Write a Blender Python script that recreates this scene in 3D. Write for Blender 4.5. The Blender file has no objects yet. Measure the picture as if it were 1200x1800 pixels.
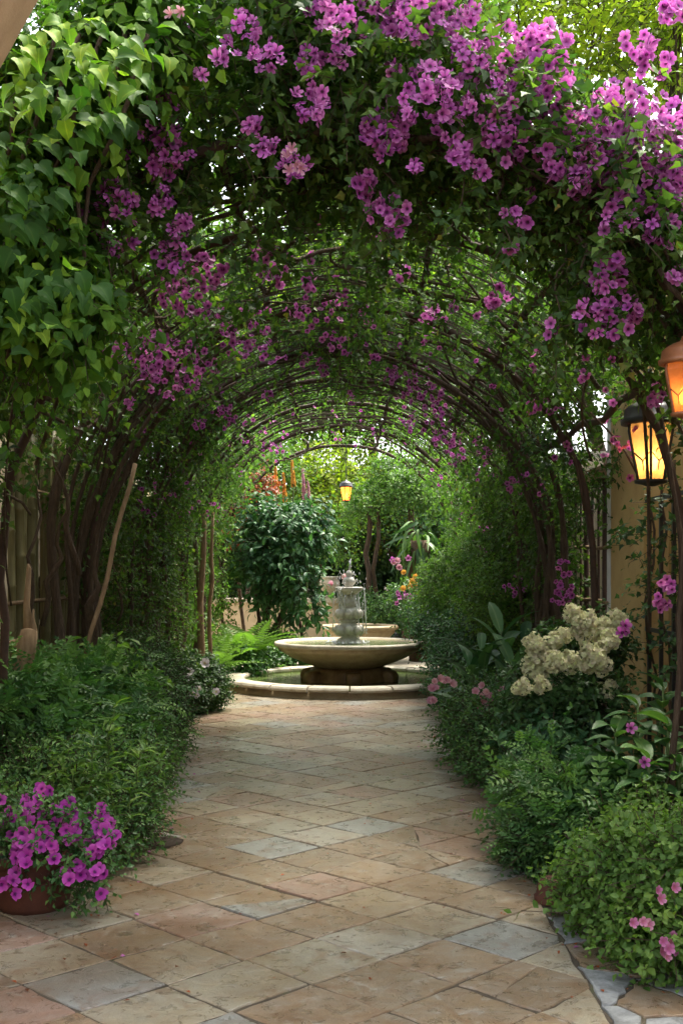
import bpy, math, random
import numpy as np
from mathutils import Vector, Matrix, Euler

# ------------------------------------------------------------------ camera, sky, sun, exposure
sc = bpy.context.scene
C = sc.collection
random.seed(7)
RNG = np.random.default_rng(11)
FOC, HX, HY, CAMZ = 2050.0, 600.0, 1000.0, 1.6      # focal length and horizon, photograph pixels

cam = bpy.data.cameras.new('camera')
cam_o = bpy.data.objects.new('camera', cam); C.objects.link(cam_o)
cam_o.location = (0, 0, CAMZ); cam_o.rotation_euler = (math.radians(90), 0, 0)
cam.sensor_fit = 'VERTICAL'; cam.sensor_height = 36.0; cam.lens = 36.0 * FOC / 1800.0
cam.shift_y = 100.0 / 1800.0
cam.clip_start = 0.1; cam.clip_end = 400
sc.camera = cam_o

SUN_EL, SUN_AZ = math.radians(63), math.radians(38)   # azimuth from +Y towards +X
world = bpy.data.worlds.new('World'); sc.world = world; world.use_nodes = True
wn, wl = world.node_tree.nodes, world.node_tree.links
sky = wn.new('ShaderNodeTexSky'); sky.sky_type = 'NISHITA'; sky.sun_disc = False
sky.sun_elevation = SUN_EL; sky.sun_rotation = SUN_AZ
sky.dust_density = 4.0; sky.air_density = 1.0; sky.ozone_density = 1.0
hs = wn.new('ShaderNodeHueSaturation'); hs.inputs['Saturation'].default_value = 0.4
wl.new(sky.outputs[0], hs.inputs['Color'])
wl.new(hs.outputs[0], wn['Background'].inputs['Color'])
wn['Background'].inputs['Strength'].default_value = 0.15

sun = bpy.data.lights.new('sun', 'SUN'); sun.energy = 2.3; sun.angle = math.radians(14.0)
sun.color = (1.0, 0.93, 0.80)
sun_o = bpy.data.objects.new('sun', sun); C.objects.link(sun_o)
SDIR = Vector((math.sin(SUN_AZ) * math.cos(SUN_EL), math.cos(SUN_AZ) * math.cos(SUN_EL), math.sin(SUN_EL)))
sun_o.rotation_euler = SDIR.to_track_quat('Z', 'Y').to_euler()

vs = sc.view_settings
vs.view_transform = 'Standard'; vs.look = 'None'; vs.gamma = 1.0; vs.exposure = 2.4
vs.use_curve_mapping = False
sc.render.engine = 'CYCLES'
cy = sc.cycles
cy.max_bounces = 8; cy.diffuse_bounces = 4; cy.glossy_bounces = 3; cy.transmission_bounces = 6
cy.transparent_max_bounces = 6; cy.caustics_reflective = False; cy.caustics_refractive = False
cy.sample_clamp_indirect = 6.0
cy.use_denoising = True
cy.use_adaptive_sampling = True; cy.adaptive_threshold = 0.025
try:
    cy.denoiser = 'OPENIMAGEDENOISE'; cy.denoising_input_passes = 'RGB_ALBEDO_NORMAL'
    cy.denoising_prefilter = 'ACCURATE'
except Exception:
    pass

# ------------------------------------------------------------------ helpers
def P(px, py, Y):
    """Point at depth Y that the photograph shows at pixel (px, py)."""
    return np.array(((px - HX) * Y / FOC, Y, CAMZ + (HY - py) * Y / FOC))

def nrm(a):
    a = np.asarray(a, float)
    return a / np.maximum(np.linalg.norm(a, axis=-1, keepdims=True), 1e-9)

def rnd(*s): return RNG.random(s)
def gau(*s): return RNG.normal(size=s)

def tri_mesh(name, V, F, col=None, smooth=False):
    me = bpy.data.meshes.new(name)
    V = np.ascontiguousarray(V, dtype=np.float32); F = np.ascontiguousarray(F, dtype=np.int32)
    me.vertices.add(len(V)); me.vertices.foreach_set('co', V.ravel())
    m = len(F)
    me.loops.add(3 * m); me.loops.foreach_set('vertex_index', F.ravel())
    me.polygons.add(m); me.polygons.foreach_set('loop_start', np.arange(0, 3 * m, 3, dtype=np.int32))
    if col is not None:
        a = me.attributes.new('col', 'FLOAT_COLOR', 'POINT')
        c4 = np.ones((len(V), 4), np.float32); c4[:, :3] = col
        a.data.foreach_set('color', c4.ravel())
    me.update(calc_edges=True); me.validate()
    me.polygons.foreach_set('use_smooth', np.full(m, smooth, dtype=bool))
    return me

def poly_mesh(name, V, F, smooth=False):
    me = bpy.data.meshes.new(name)
    me.from_pydata([tuple(map(float, v)) for v in V], [], [tuple(int(i) for i in f) for f in F])
    me.update()
    if smooth: me.polygons.foreach_set('use_smooth', np.ones(len(me.polygons), dtype=bool))
    return me

ROOT = {}
def root_of(o):
    while o.parent: o = o.parent
    return o

def tag(o, label=None, cat=None, group=None, kind=None):
    if label: o['label'] = label
    if cat: o['category'] = cat
    if group: o['group'] = group
    if kind: o['kind'] = kind
    return o

def thing(name, label, cat, loc, group=None):
    o = bpy.data.objects.new(name, None); C.objects.link(o)
    o.location = tuple(float(v) for v in loc); o.empty_display_size = 0.1
    return tag(o, label, cat, group)

def part(name, V, F, mat, parent, smooth=False, col=None, label=None, kind=None, tri=False):
    """Mesh given in world coordinates, linked under parent (whose chain carries only a location at the root)."""
    V = np.asarray(V, float).reshape(-1, 3)
    if parent is not None:
        V = V - np.array(root_of(parent).location)
    me = tri_mesh(name, V, F, col, smooth) if tri else poly_mesh(name, V, F, smooth)
    o = bpy.data.objects.new(name, me); C.objects.link(o)
    o.data.materials.append(mat)
    if parent is not None: o.parent = parent
    if label: o['label'] = label
    if kind: o['kind'] = kind
    return o

def piece(name, me, parent, loc, rot=(0, 0, 0), scale=1.0):
    """A piece with shared mesh data, at a world location."""
    o = bpy.data.objects.new(name, me); C.objects.link(o)
    o.parent = parent
    rl = root_of(parent).location
    o.location = (loc[0] - rl.x, loc[1] - rl.y, loc[2] - rl.z)
    o.rotation_euler = rot
    o.scale = (scale,) * 3 if np.isscalar(scale) else scale
    return o

class MB:
    """collects polygons"""
    def __init__(s): s.V, s.F = [], []
    def add(s, V, F):
        b = len(s.V); s.V += [tuple(v) for v in V]; s.F += [tuple(i + b for i in f) for f in F]; return s
    def box(s, a, b):
        (x0, y0, z0), (x1, y1, z1) = a, b
        V = [(x0,y0,z0),(x1,y0,z0),(x1,y1,z0),(x0,y1,z0),(x0,y0,z1),(x1,y0,z1),(x1,y1,z1),(x0,y1,z1)]
        return s.add(V, [(0,3,2,1),(4,5,6,7),(0,1,5,4),(1,2,6,5),(2,3,7,6),(3,0,4,7)])
    def tube(s, pts, rad, n=6, cap=True):
        pts = [np.asarray(p, float) for p in pts]
        if np.isscalar(rad): rad = [rad] * len(pts)
        V, F = [], []
        up = np.array((0.31, 0.17, 0.93))
        for i, p in enumerate(pts):
            d = nrm(pts[min(i + 1, len(pts) - 1)] - pts[max(i - 1, 0)])
            if i == 0:
                u = np.cross(d, up)
                if np.linalg.norm(u) < .2: u = np.cross(d, (1, 0, 0))
                u = nrm(u)
            else:
                u = nrm(u - d * np.dot(u, d))
            v = np.cross(d, u)
            for k in range(n):
                a = 2 * math.pi * k / n
                V.append(p + rad[i] * (math.cos(a) * u + math.sin(a) * v))
        for i in range(len(pts) - 1):
            for k in range(n):
                a, b = i * n + k, i * n + (k + 1) % n
                F.append((a, b, b + n, a + n))
        if cap:
            F.append(tuple(range(n))[::-1]); F.append(tuple(range((len(pts) - 1) * n, len(pts) * n)))
        return s.add(V, F)
    def lathe(s, prof, c, n=48, a0=0.0, a1=2 * math.pi):
        full = abs(a1 - a0 - 2 * math.pi) < 1e-6
        m = n if full else n + 1
        V, F = [], []
        for r, z in prof:
            for k in range(m):
                a = a0 + (a1 - a0) * k / n
                V.append((c[0] + r * math.cos(a), c[1] + r * math.sin(a), c[2] + z))
        for i in range(len(prof) - 1):
            for k in range(n):
                k2 = (k + 1) % m
                F.append((i * m + k, i * m + k2, (i + 1) * m + k2, (i + 1) * m + k))
        return s.add(V, F)
    def out(s, name, mat, parent, smooth=False, label=None, kind=None):
        return part(name, s.V, s.F, mat, parent, smooth, None, label, kind)

def soften(o, w=0.006, seg=2):
    m = o.modifiers.new('bevel', 'BEVEL'); m.width = w; m.segments = seg; m.limit_method = 'ANGLE'
    return o

# ------------------------------------------------------------------ materials
class NT:
    def __init__(s, name):
        s.m = bpy.data.materials.new(name); s.m.use_nodes = True
        s.n = s.m.node_tree.nodes; s.l = s.m.node_tree.links
        s.b = s.n['Principled BSDF']; s.o = s.n['Material Output']
    def node(s, t, **kw):
        x = s.n.new(t)
        for k, v in kw.items():
            if k in x.inputs: 
                x.inputs[k].default_value = v
            else: setattr(x, k, v)
        return x
    def link(s, a, b): s.l.new(a, b)
    def ramp(s, fac, stops, interp='LINEAR'):
        r = s.n.new('ShaderNodeValToRGB'); r.color_ramp.interpolation = interp
        e = r.color_ramp.elements
        while len(e) < len(stops): e.new(0.5)
        for el, (p, c) in zip(e, stops):
            el.position = p; el.color = (*c, 1) if len(c) == 3 else c
        s.link(fac, r.inputs[0]); return r.outputs[0]
    def noise(s, scale, detail=4, rough=.6, vec=None, dist=0.0):
        x = s.node('ShaderNodeTexNoise'); x.inputs['Scale'].default_value = scale
        x.inputs['Detail'].default_value = detail; x.inputs['Roughness'].default_value = rough
        x.inputs['Distortion'].default_value = dist
        if vec is not None: s.link(vec, x.inputs['Vector'])
        return x.outputs[0]
    def mix(s, fac, a, b, mode='MIX'):
        x = s.n.new('ShaderNodeMix'); x.data_type = 'RGBA'; x.blend_type = mode
        for sock, v in ((x.inputs[0], fac), (x.inputs[6], a), (x.inputs[7], b)):
            if hasattr(v, 'is_output'): s.link(v, sock)
            elif isinstance(v, (int, float)): sock.default_value = v
            else: sock.default_value = (*v, 1)
        return x.outputs[2]
    def math(s, op, a, b=0.0, c=None):
        x = s.n.new('ShaderNodeMath'); x.operation = op
        for i, v in enumerate((a, b, c)):
            if v is None: continue
            if hasattr(v, 'is_output'): s.link(v, x.inputs[i])
            else: x.inputs[i].default_value = v
        return x.outputs[0]
    def bump(s, h, strength=.3, dist=.01):
        x = s.node('ShaderNodeBump'); x.inputs['Strength'].default_value = strength
        x.inputs['Distance'].default_value = dist
        s.link(h, x.inputs['Height']); s.link(x.outputs[0], s.b.inputs['Normal'])
    def pos(s): return s.node('ShaderNodeNewGeometry').outputs['Position']

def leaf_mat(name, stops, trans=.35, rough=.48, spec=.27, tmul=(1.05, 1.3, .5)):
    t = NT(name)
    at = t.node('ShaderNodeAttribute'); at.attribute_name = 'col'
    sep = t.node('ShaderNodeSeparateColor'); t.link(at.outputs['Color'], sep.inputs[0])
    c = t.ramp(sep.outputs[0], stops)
    oi = t.node('ShaderNodeObjectInfo')
    c2 = t.mix(t.math('MULTIPLY', t.noise(3.0, 2, .5, t.pos()), .5), c, t.mix(1.0, c, (1.5, 1.3, .7), 'MULTIPLY'))
    rib = t.ramp(sep.outputs[1], [(0.0, (.75, .75, .75)), (.16, (.15, .15, .15)), (.3, (0, 0, 0))])
    c2 = t.mix(rib, c2, t.mix(1.0, c2, (2.2, 1.7, 2.0), 'MULTIPLY'))
    c2 = t.mix(t.math('MULTIPLY', t.ramp(t.noise(45, 4, .7, t.pos()), [(.5, (0, 0, 0)), (.75, (1, 1, 1))]), .5), c2, t.mix(1.0, c2, (1.5, .95, .5), 'MULTIPLY'))
    t.link(c2, t.b.inputs['Base Color'])
    t.b.inputs['Roughness'].default_value = rough
    t.b.inputs['Specular IOR Level'].default_value = spec
    tr = t.node('ShaderNodeBsdfTranslucent')
    t.link(t.mix(1.0, c2, tmul, 'MULTIPLY'), tr.inputs['Color'])
    mx = t.node('ShaderNodeMixShader'); mx.inputs[0].default_value = trans
    t.link(t.b.outputs[0], mx.inputs[1]); t.link(tr.outputs[0], mx.inputs[2])
    t.link(mx.outputs[0], t.o.inputs['Surface'])
    return t.m

def petal_mat(name, core, inner, outer, trans=.35, var=.5):
    """col.g = 0 at the flower's eye, 1 at the petal edge; col.r random per flower"""
    t = NT(name)
    at = t.node('ShaderNodeAttribute'); at.attribute_name = 'col'
    sep = t.node('ShaderNodeSeparateColor'); t.link(at.outputs['Color'], sep.inputs[0])
    oi = t.node('ShaderNodeObjectInfo')
    r = t.math('FRACT', t.math('ADD', sep.outputs[0], oi.outputs['Random']))
    c = t.ramp(sep.outputs[1], [(0.0, core), (.22, core), (.42, inner), (1.0, outer)])
    c = t.mix(t.math('MULTIPLY', r, var), c, t.mix(1.0, c, (1.2, 1.9, 1.0), 'MULTIPLY'))
    r2 = t.math('FRACT', t.math('MULTIPLY', r, 7.31))
    c = t.mix(t.math('MULTIPLY', r2, .6), c, t.mix(1.0, c, (.68, .55, .78), 'MULTIPLY'))
    c = t.mix(t.math('MULTIPLY', t.noise(60, 3, .6, t.pos()), .35), c, t.mix(1.0, c, (.6, .4, .75), 'MULTIPLY'))
    t.link(c, t.b.inputs['Base Color']); t.b.inputs['Roughness'].default_value = .55
    t.b.inputs['Specular IOR Level'].default_value = .25
    tr = t.node('ShaderNodeBsdfTranslucent'); t.link(c, tr.inputs['Color'])
    mx = t.node('ShaderNodeMixShader'); mx.inputs[0].default_value = trans
    t.link(t.b.outputs[0], mx.inputs[1]); t.link(tr.outputs[0], mx.inputs[2])
    t.link(mx.outputs[0], t.o.inputs['Surface'])
    return t.m

def rough_mat(name, stops, scale=6, rough=.8, bump=.3, bdist=.01, detail=6, fine=60, spec=.3, stretch=None):
    t = NT(name)
    v = t.pos()
    if stretch:
        mp = t.node('ShaderNodeMapping'); mp.inputs['Scale'].default_value = stretch
        t.link(v, mp.inputs['Vector']); v = mp.outputs[0]
    n1 = t.noise(scale, detail, .65, v, .3); n2 = t.noise(fine, 4, .6, v)
    f = t.math('ADD', t.math('MULTIPLY', n1, .8), t.math('MULTIPLY', n2, .2))
    t.link(t.ramp(f, stops), t.b.inputs['Base Color'])
    t.b.inputs['Roughness'].default_value = rough; t.b.inputs['Specular IOR Level'].default_value = spec
    t.bump(t.math('ADD', n1, t.math('MULTIPLY', n2, .5)), bump, bdist)
    return t.m

def stone_tile_mat():
    t = NT('flagstone_sandstone')
    oi = t.node('ShaderNodeObjectInfo'); p = t.pos()
    off = t.node('ShaderNodeVectorMath', operation='SCALE'); off.inputs['Scale'].default_value = 40.0
    t.link(oi.outputs['Location'], off.inputs[0])
    add = t.node('ShaderNodeVectorMath', operation='ADD'); t.link(p, add.inputs[0]); t.link(off.outputs[0], add.inputs[1])
    v = add.outputs[0]
    base = t.ramp(oi.outputs['Random'], [(0, (.31, .22, .13)), (.11, (.42, .35, .24)), (.22, (.27, .185, .105)),
        (.33, (.37, .235, .17)), (.44, (.43, .39, .305)), (.54, (.31, .275, .20)), (.64, (.36, .25, .15)),
        (.74, (.325, .325, .295)), (.82, (.33, .23, .14)), (.91, (.40, .34, .23))], 'CONSTANT')
    n1 = t.noise(5.0, 8, .68, v, 1.0); n2 = t.noise(11, 9, .75, v, .8); n3 = t.noise(150, 3, .6, v)
    m1 = t.ramp(n1, [(.36, (0, 0, 0)), (.62, (1, 1, 1))])
    c = t.mix(t.math('MULTIPLY', m1, .8), base, t.mix(.5, base, (.31, .30, .26)))
    # pale lichen blotches, iron stains, dark grime, broad brown damp marks
    li = t.ramp(t.noise(8, 9, .78, v, 1.4), [(.55, (0, 0, 0)), (.64, (1, 1, 1))])
    c = t.mix(t.math('MULTIPLY', li, .8), c, (.50, .48, .42))
    fe = t.ramp(t.noise(6.0, 6, .65, v, 1.2), [(.50, (0, 0, 0)), (.68, (1, 1, 1))])
    c = t.mix(t.math('MULTIPLY', fe, .7), c, (.22, .12, .06))
    br = t.ramp(t.noise(.85, 5, .6, p, .6), [(.44, (0, 0, 0)), (.62, (1, 1, 1))])
    c = t.mix(t.math('MULTIPLY', br, .7), c, t.mix(1.0, c, (.62, .47, .32), 'MULTIPLY'))
    gr = t.ramp(n2, [(.32, (1, 1, 1)), (.49, (0, 0, 0))])
    c = t.mix(t.math('MULTIPLY', gr, .6), c, (.10, .08, .055))
    c = t.mix(.65, c, t.mix(n3, (.45, .45, .45), (1.45, 1.45, 1.45)), 'MULTIPLY')
    c = t.mix(1.0, c, (.75, .75, .74), 'MULTIPLY')
    t.link(c, t.b.inputs['Base Color'])
    t.link(t.ramp(n2, [(.3, (.20, .20, .20)), (.7, (.42, .42, .42))]), t.b.inputs['Roughness'])
    t.b.inputs['Specular IOR Level'].default_value = .5
    t.bump(t.math('ADD', t.math('ADD', n1, t.math('MULTIPLY', n2, .5)), t.math('MULTIPLY', n3, .12)), .6, .012)
    return t.m

def plain_mat(name, c, rough=.5, metal=0.0, spec=.5, emis=None, estr=0, trans=0.0, ior=1.45):
    t = NT(name)
    t.b.inputs['Base Color'].default_value = (*c, 1); t.b.inputs['Roughness'].default_value = rough
    t.b.inputs['Metallic'].default_value = metal; t.b.inputs['Specular IOR Level'].default_value = spec
    t.b.inputs['Transmission Weight'].default_value = trans; t.b.inputs['IOR'].default_value = ior
    if emis: t.b.inputs['Emission Color'].default_value = (*emis, 1); t.b.inputs['Emission Strength'].default_value = estr
    return t.m

G = lambda r, g, b: (r, g, b)
M = {}
M['leaf_dark'] = leaf_mat('leaf_dark', [(0, G(.014, .04, .016)), (.55, G(.036, .09, .03)), (1, G(.085, .165, .05))], .25, .45)
M['leaf_vine'] = leaf_mat('leaf_vine', [(0, G(.02, .05, .016)), (.5, G(.055, .115, .028)), (.9, G(.115, .19, .04)), (1, G(.18, .15, .03))], .45, .5, .25)
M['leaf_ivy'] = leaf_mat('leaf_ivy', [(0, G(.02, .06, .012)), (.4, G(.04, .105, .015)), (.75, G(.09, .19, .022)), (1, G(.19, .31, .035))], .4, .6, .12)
M['leaf_mid'] = leaf_mat('leaf_mid', [(0, G(.018, .055, .02)), (.5, G(.05, .13, .04)), (1, G(.125, .24, .065))], .28)
M['leaf_blue'] = leaf_mat('leaf_blue', [(0, G(.015, .05, .026)), (.55, G(.04, .115, .05)), (1, G(.09, .19, .085))], .28)
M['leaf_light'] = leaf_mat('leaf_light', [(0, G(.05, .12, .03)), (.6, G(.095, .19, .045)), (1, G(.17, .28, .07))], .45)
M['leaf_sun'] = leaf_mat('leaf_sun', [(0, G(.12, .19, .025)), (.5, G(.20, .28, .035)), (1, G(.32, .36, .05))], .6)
M['leaf_rust'] = leaf_mat('leaf_rust', [(0, G(.10, .04, .02)), (.6, G(.22, .06, .025)), (1, G(.35, .10, .03))], .4, tmul=(1.2, 1.0, .8))
M['petal_magenta'] = petal_mat('petal_magenta', G(.05, .004, .03), G(.38, .05, .29), G(.56, .16, .46), .38, .7)
M['petal_petunia'] = petal_mat('petal_petunia', G(.10, .008, .10), G(.46, .04, .36), G(.56, .095, .45), .3)
M['petal_pink'] = petal_mat('petal_pink', G(.45, .12, .20), G(.50, .12, .28), G(.60, .25, .40))
M['petal_cream'] = petal_mat('petal_cream', G(.34, .36, .13), G(.58, .56, .30), G(.68, .65, .41), .3, .3)
M['petal_white'] = petal_mat('petal_white', G(.55, .5, .2), G(.72, .7, .6), G(.75, .74, .68), .3, .1)
M['petal_orange'] = petal_mat('petal_orange', G(.55, .20, .03), G(.70, .28, .03), G(.75, .42, .08), .4, .3)
M['petal_red'] = petal_mat('petal_red', G(.3, .02, .02), G(.55, .04, .03), G(.6, .08, .04), .4, .3)
M['petal_rose'] = petal_mat('petal_rose', G(.5, .2, .22), G(.6, .25, .30), G(.65, .38, .42), .4, .3)
M['bark'] = rough_mat('bark', [(.3, G(.035, .022, .014)), (.55, G(.09, .058, .035)), (.75, G(.16, .115, .075))], 14, .9, 1.0, .02, stretch=(4, 4, .6))
M['bark_tan'] = rough_mat('bark_tan', [(.3, G(.14, .085, .045)), (.6, G(.27, .18, .10)), (.8, G(.38, .28, .17))], 12, .85, .6, .006, stretch=(3, 3, .5))
M['twig'] = rough_mat('twig', [(.3, G(.03, .02, .012)), (.7, G(.085, .06, .035))], 14, .9, .3, .004)
M['stem_green'] = rough_mat('stem_green', [(.3, G(.05, .09, .02)), (.7, G(.10, .14, .04))], 10, .6, .2, .003)
M['bamboo'] = rough_mat('bamboo', [(.3, G(.13, .11, .045)), (.55, G(.22, .19, .085)), (.8, G(.32, .27, .14))], 5, .5, .15, .003, stretch=(4, 4, .4))
M['soil'] = rough_mat('soil', [(.3, G(.025, .018, .012)), (.7, G(.07, .05, .033))], 8, .95, .8, .03)
M['joint'] = rough_mat('joint', [(.35, G(.04, .032, .022)), (.55, G(.08, .064, .043)), (.68, G(.06, .085, .025))], 9, .95, .8, .01)
M['tile'] = stone_tile_mat()
M['slate'] = rough_mat('blue_grey_stone', [(.34, G(.09, .088, .08)), (.48, G(.19, .195, .19)), (.6, G(.30, .31, .305)), (.7, G(.22, .18, .13))], 9, .42, .5, .01)
M['limestone'] = rough_mat('limestone', [(.25, G(.20, .165, .11)), (.5, G(.40, .355, .27)), (.7, G(.52, .48, .39))], 7, .6, .4, .006)
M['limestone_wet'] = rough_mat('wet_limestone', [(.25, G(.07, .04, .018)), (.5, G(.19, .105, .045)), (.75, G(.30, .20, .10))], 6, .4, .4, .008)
M['limestone_ochre'] = rough_mat('ochre_limestone', [(.25, G(.18, .12, .06)), (.5, G(.36, .27, .155)), (.75, G(.46, .37, .24))], 6, .55, .4, .007)
M['stucco_yellow'] = rough_mat('yellow_stucco', [(.3, G(.42, .27, .10)), (.6, G(.55, .37, .15)), (.8, G(.60, .43, .2))], 3, .85, .3, .006, fine=180)
M['stucco_beige'] = rough_mat('beige_stucco', [(.3, G(.36, .29, .19)), (.6, G(.48, .40, .28)), (.8, G(.52, .45, .33))], 3, .85, .3, .006, fine=180)
M['stucco_white'] = rough_mat('white_stucco', [(.3, G(.6, .58, .54)), (.7, G(.74, .72, .69))], 3, .85, .2, .005, fine=180)
M['terracotta'] = rough_mat('terracotta', [(.3, G(.05, .017, .012)), (.6, G(.10, .035, .02)), (.8, G(.14, .06, .038))], 6, .75, .25, .004, fine=90)
M['iron'] = rough_mat('black_iron', [(.3, G(.008, .008, .008)), (.7, G(.022, .02, .018))], 20, .45, .2, .002, spec=.5)
M['copper'] = rough_mat('aged_copper', [(.3, G(.16, .055, .02)), (.7, G(.34, .13, .05))], 6, .45, .2, .003, spec=.5)
M['rust_iron'] = rough_mat('rusty_rod', [(.3, G(.03, .018, .012)), (.7, G(.075, .04, .025))], 12, .8, .4, .004)
M['plaster_tan'] = rough_mat('tan_plaster', [(.3, G(.22, .13, .06)), (.7, G(.36, .23, .12))], 4, .85, .3, .006, fine=120)
M['thatch'] = rough_mat('dry_fronds', [(.3, G(.05, .03, .018)), (.7, G(.14, .09, .05))], 12, .9, .4, .004, stretch=(4, 4, .4))

def glow_glass(name, c, e, strength, clear=.45):
    """seeded amber pane: partly see-through, partly diffusing the bulb behind it"""
    t = NT(name)
    n = t.noise(26, 4, .65, t.pos(), .6)
    col = t.ramp(n, [(.3, c), (.7, tuple(x * .75 for x in c))])
    gl = t.node('ShaderNodeBsdfGlossy'); gl.inputs['Roughness'].default_value = .15
    tp = t.node('ShaderNodeBsdfTransparent'); t.link(col, tp.inputs['Color'])
    tr = t.node('ShaderNodeBsdfTranslucent'); t.link(col, tr.inputs['Color'])
    em = t.node('ShaderNodeEmission'); em.inputs['Color'].default_value = (*e, 1); em.inputs['Strength'].default_value = strength
    m1 = t.node('ShaderNodeMixShader'); m1.inputs[0].default_value = clear
    t.link(tr.outputs[0], m1.inputs[1]); t.link(tp.outputs[0], m1.inputs[2])
    m2 = t.node('ShaderNodeMixShader'); m2.inputs[0].default_value = .06
    t.link(m1.outputs[0], m2.inputs[1]); t.link(gl.outputs[0], m2.inputs[2])
    ad = t.node('ShaderNodeAddShader'); t.link(m2.outputs[0], ad.inputs[0]); t.link(em.outputs[0], ad.inputs[1])
    t.link(ad.outputs[0], t.o.inputs['Surface'])
    return t.m
M['glass_amber'] = glow_glass('amber_glass', (.50, .32, .15), (1.0, .42, .10), .04)
M['glass_orange'] = glow_glass('orange_glass', (.7, .25, .05), (1.0, .30, .05), .35)
M['glass_brown'] = glow_glass('brown_glass', (.42, .15, .05), (1.0, .32, .08), .02, .25)
M['bulb'] = plain_mat('lit_bulb', (1, .8, .5), emis=(1, .62, .22), estr=6)

def water_mat(name, c, rough=.06, bscale=14, bstr=.25):
    t = NT(name)
    t.b.inputs['Base Color'].default_value = (*c, 1); t.b.inputs['Roughness'].default_value = rough
    t.b.inputs['Specular IOR Level'].default_value = .5; t.b.inputs['IOR'].default_value = 1.33
    t.bump(t.noise(bscale, 3, .5, t.pos(), .6), bstr, .02)
    return t.m
M['water'] = water_mat('pool_water', (.075, .11, .03), .12)
M['limestone_pale'] = rough_mat('pale_limestone', [(.25, G(.30, .26, .20)), (.5, G(.52, .49, .43)), (.7, G(.66, .64, .59))], 9, .45, .5, .006)
M['spray'] = plain_mat('falling_water', (.85, .87, .88), .12, trans=.35, ior=1.33)

# ------------------------------------------------------------------ foliage engine (numpy)
def T_oval(w=.3, fold=.08, droop=.12):
    V = np.array([(0, 0, 0), (-w, .38, fold), (0, .45, 0), (w, .38, fold), (-w * .62, .74, fold * .5 - droop * .4),
                  (w * .62, .74, fold * .5 - droop * .4), (0, 1, -droop)])
    F = np.array([(0, 2, 1), (0, 3, 2), (1, 2, 4), (2, 3, 5), (2, 6, 4), (2, 5, 6)])
    return V, F
def T_leaf(w=.3, fold=.09, droop=.12):
    V = np.array([(0, 0, 0), (-w, .42, fold), (w, .42, fold), (0, .5, 0), (0, 1, -droop)])
    return V, np.array([(0, 3, 1), (0, 2, 3), (1, 3, 4), (3, 2, 4)])
def T_small(w=.32, fold=.1):
    V = np.array([(0, 0, 0), (-w, .5, fold), (w, .5, fold), (0, 1, -.06)])
    return V, np.array([(0, 3, 1), (0, 2, 3)])
def T_ivy(seed=0):
    q = np.random.default_rng(seed)
    rows = [(.0, .015, 0), (.05, .25, -.10), (.18, .40, -.06), (.32, .40, -.01), (.46, .30, .02), (.60, .24, .03), (.76, .13, .02), (.9, .05, .01), (1.0, .0, 0)]
    V, F, g = [], [], []
    tw, cv, sk = q.normal() * .12, .22 + .12 * q.random(), q.normal() * .06
    for t, w, dy in rows:
        w *= 1 + .10 * q.normal(); z = .12 * math.sin(t * 2.6) - cv * t * t; x0 = sk * t * t
        for s, gg in ((-1, 1), (-.5, .75), (0, 0), (.5, .75), (1, 1)):
            V.append((x0 + s * w, t + dy * abs(s), z + .26 * w * abs(s) ** 1.5 * (1 + .3 * q.normal()) + tw * s * w * 2 * t)); g.append(gg)
    for i in range(len(rows) - 1):
        for k in range(4):
            p_ = 5 * i + k; F += [(p_, p_ + 1, p_ + 6), (p_, p_ + 6, p_ + 5)]
    return np.array(V), np.array(F), np.array(g)
def T_maple_soft():
    V = np.array([(0, 0, 0), (-.44, .22, .05), (-.22, .5, .04), (0, 1.0, -.12), (.22, .5, .04), (.44, .22, .05), (0, .4, 0)])
    F = np.array([(6, i + 1, i) for i in range(5)] + [(6, 0, 5)])
    return V, F
def T_pinnate(n=5, lw=.07, ll=.3):
    V, F = [], []
    def leaflet(px, py, dx, dy, pz):
        b = len(V); nx, ny = -dy, dx
        V.extend([(px, py, pz), (px + dx * ll * .5 + nx * lw, py + dy * ll * .5 + ny * lw, pz + .01),
                  (px + dx * ll * .5 - nx * lw, py + dy * ll * .5 - ny * lw, pz + .01), (px + dx * ll, py + dy * ll, pz - .05)])
        F.extend([(b, b + 2, b + 3), (b, b + 3, b + 1)])
    for i in range(n):
        t = .22 + .68 * i / (n - 1); pz = -.18 * t * t
        s = 1 - .4 * abs(t - .45)
        for sx in (-1, 1): leaflet(0, t, sx * .82 * s, .55 * s, pz)
    leaflet(0, .86, 0, .8, -.15)
    b = len(V); V.extend([(-.008, 0, 0), (.008, 0, 0), (0, .95, -.16)]); F.append((b, b + 1, b + 2))
    return np.array(V), np.array(F)
def T_broad(w=.24, n=5, curl=.25):
    V, F, g = [], [], []
    for i in range(n + 1):
        t = i / n; ww = w * math.sin(math.pi * min(1, t * .93 + .05)) ** .75 if 0 < i < n else .012
        z = .12 * math.sin(t * 2.2) - curl * t * t
        V += [(-ww, t, z + ww * .3), (0, t, z), (ww, t, z + ww * .3)]; g += [1, 0, 1]
    for i in range(n):
        a = 3 * i
        F += [(a, a + 1, a + 4), (a, a + 4, a + 3), (a + 1, a + 2, a + 5), (a + 1, a + 5, a + 4)]
    return np.array(V), np.array(F), np.array(g, float)
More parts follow.
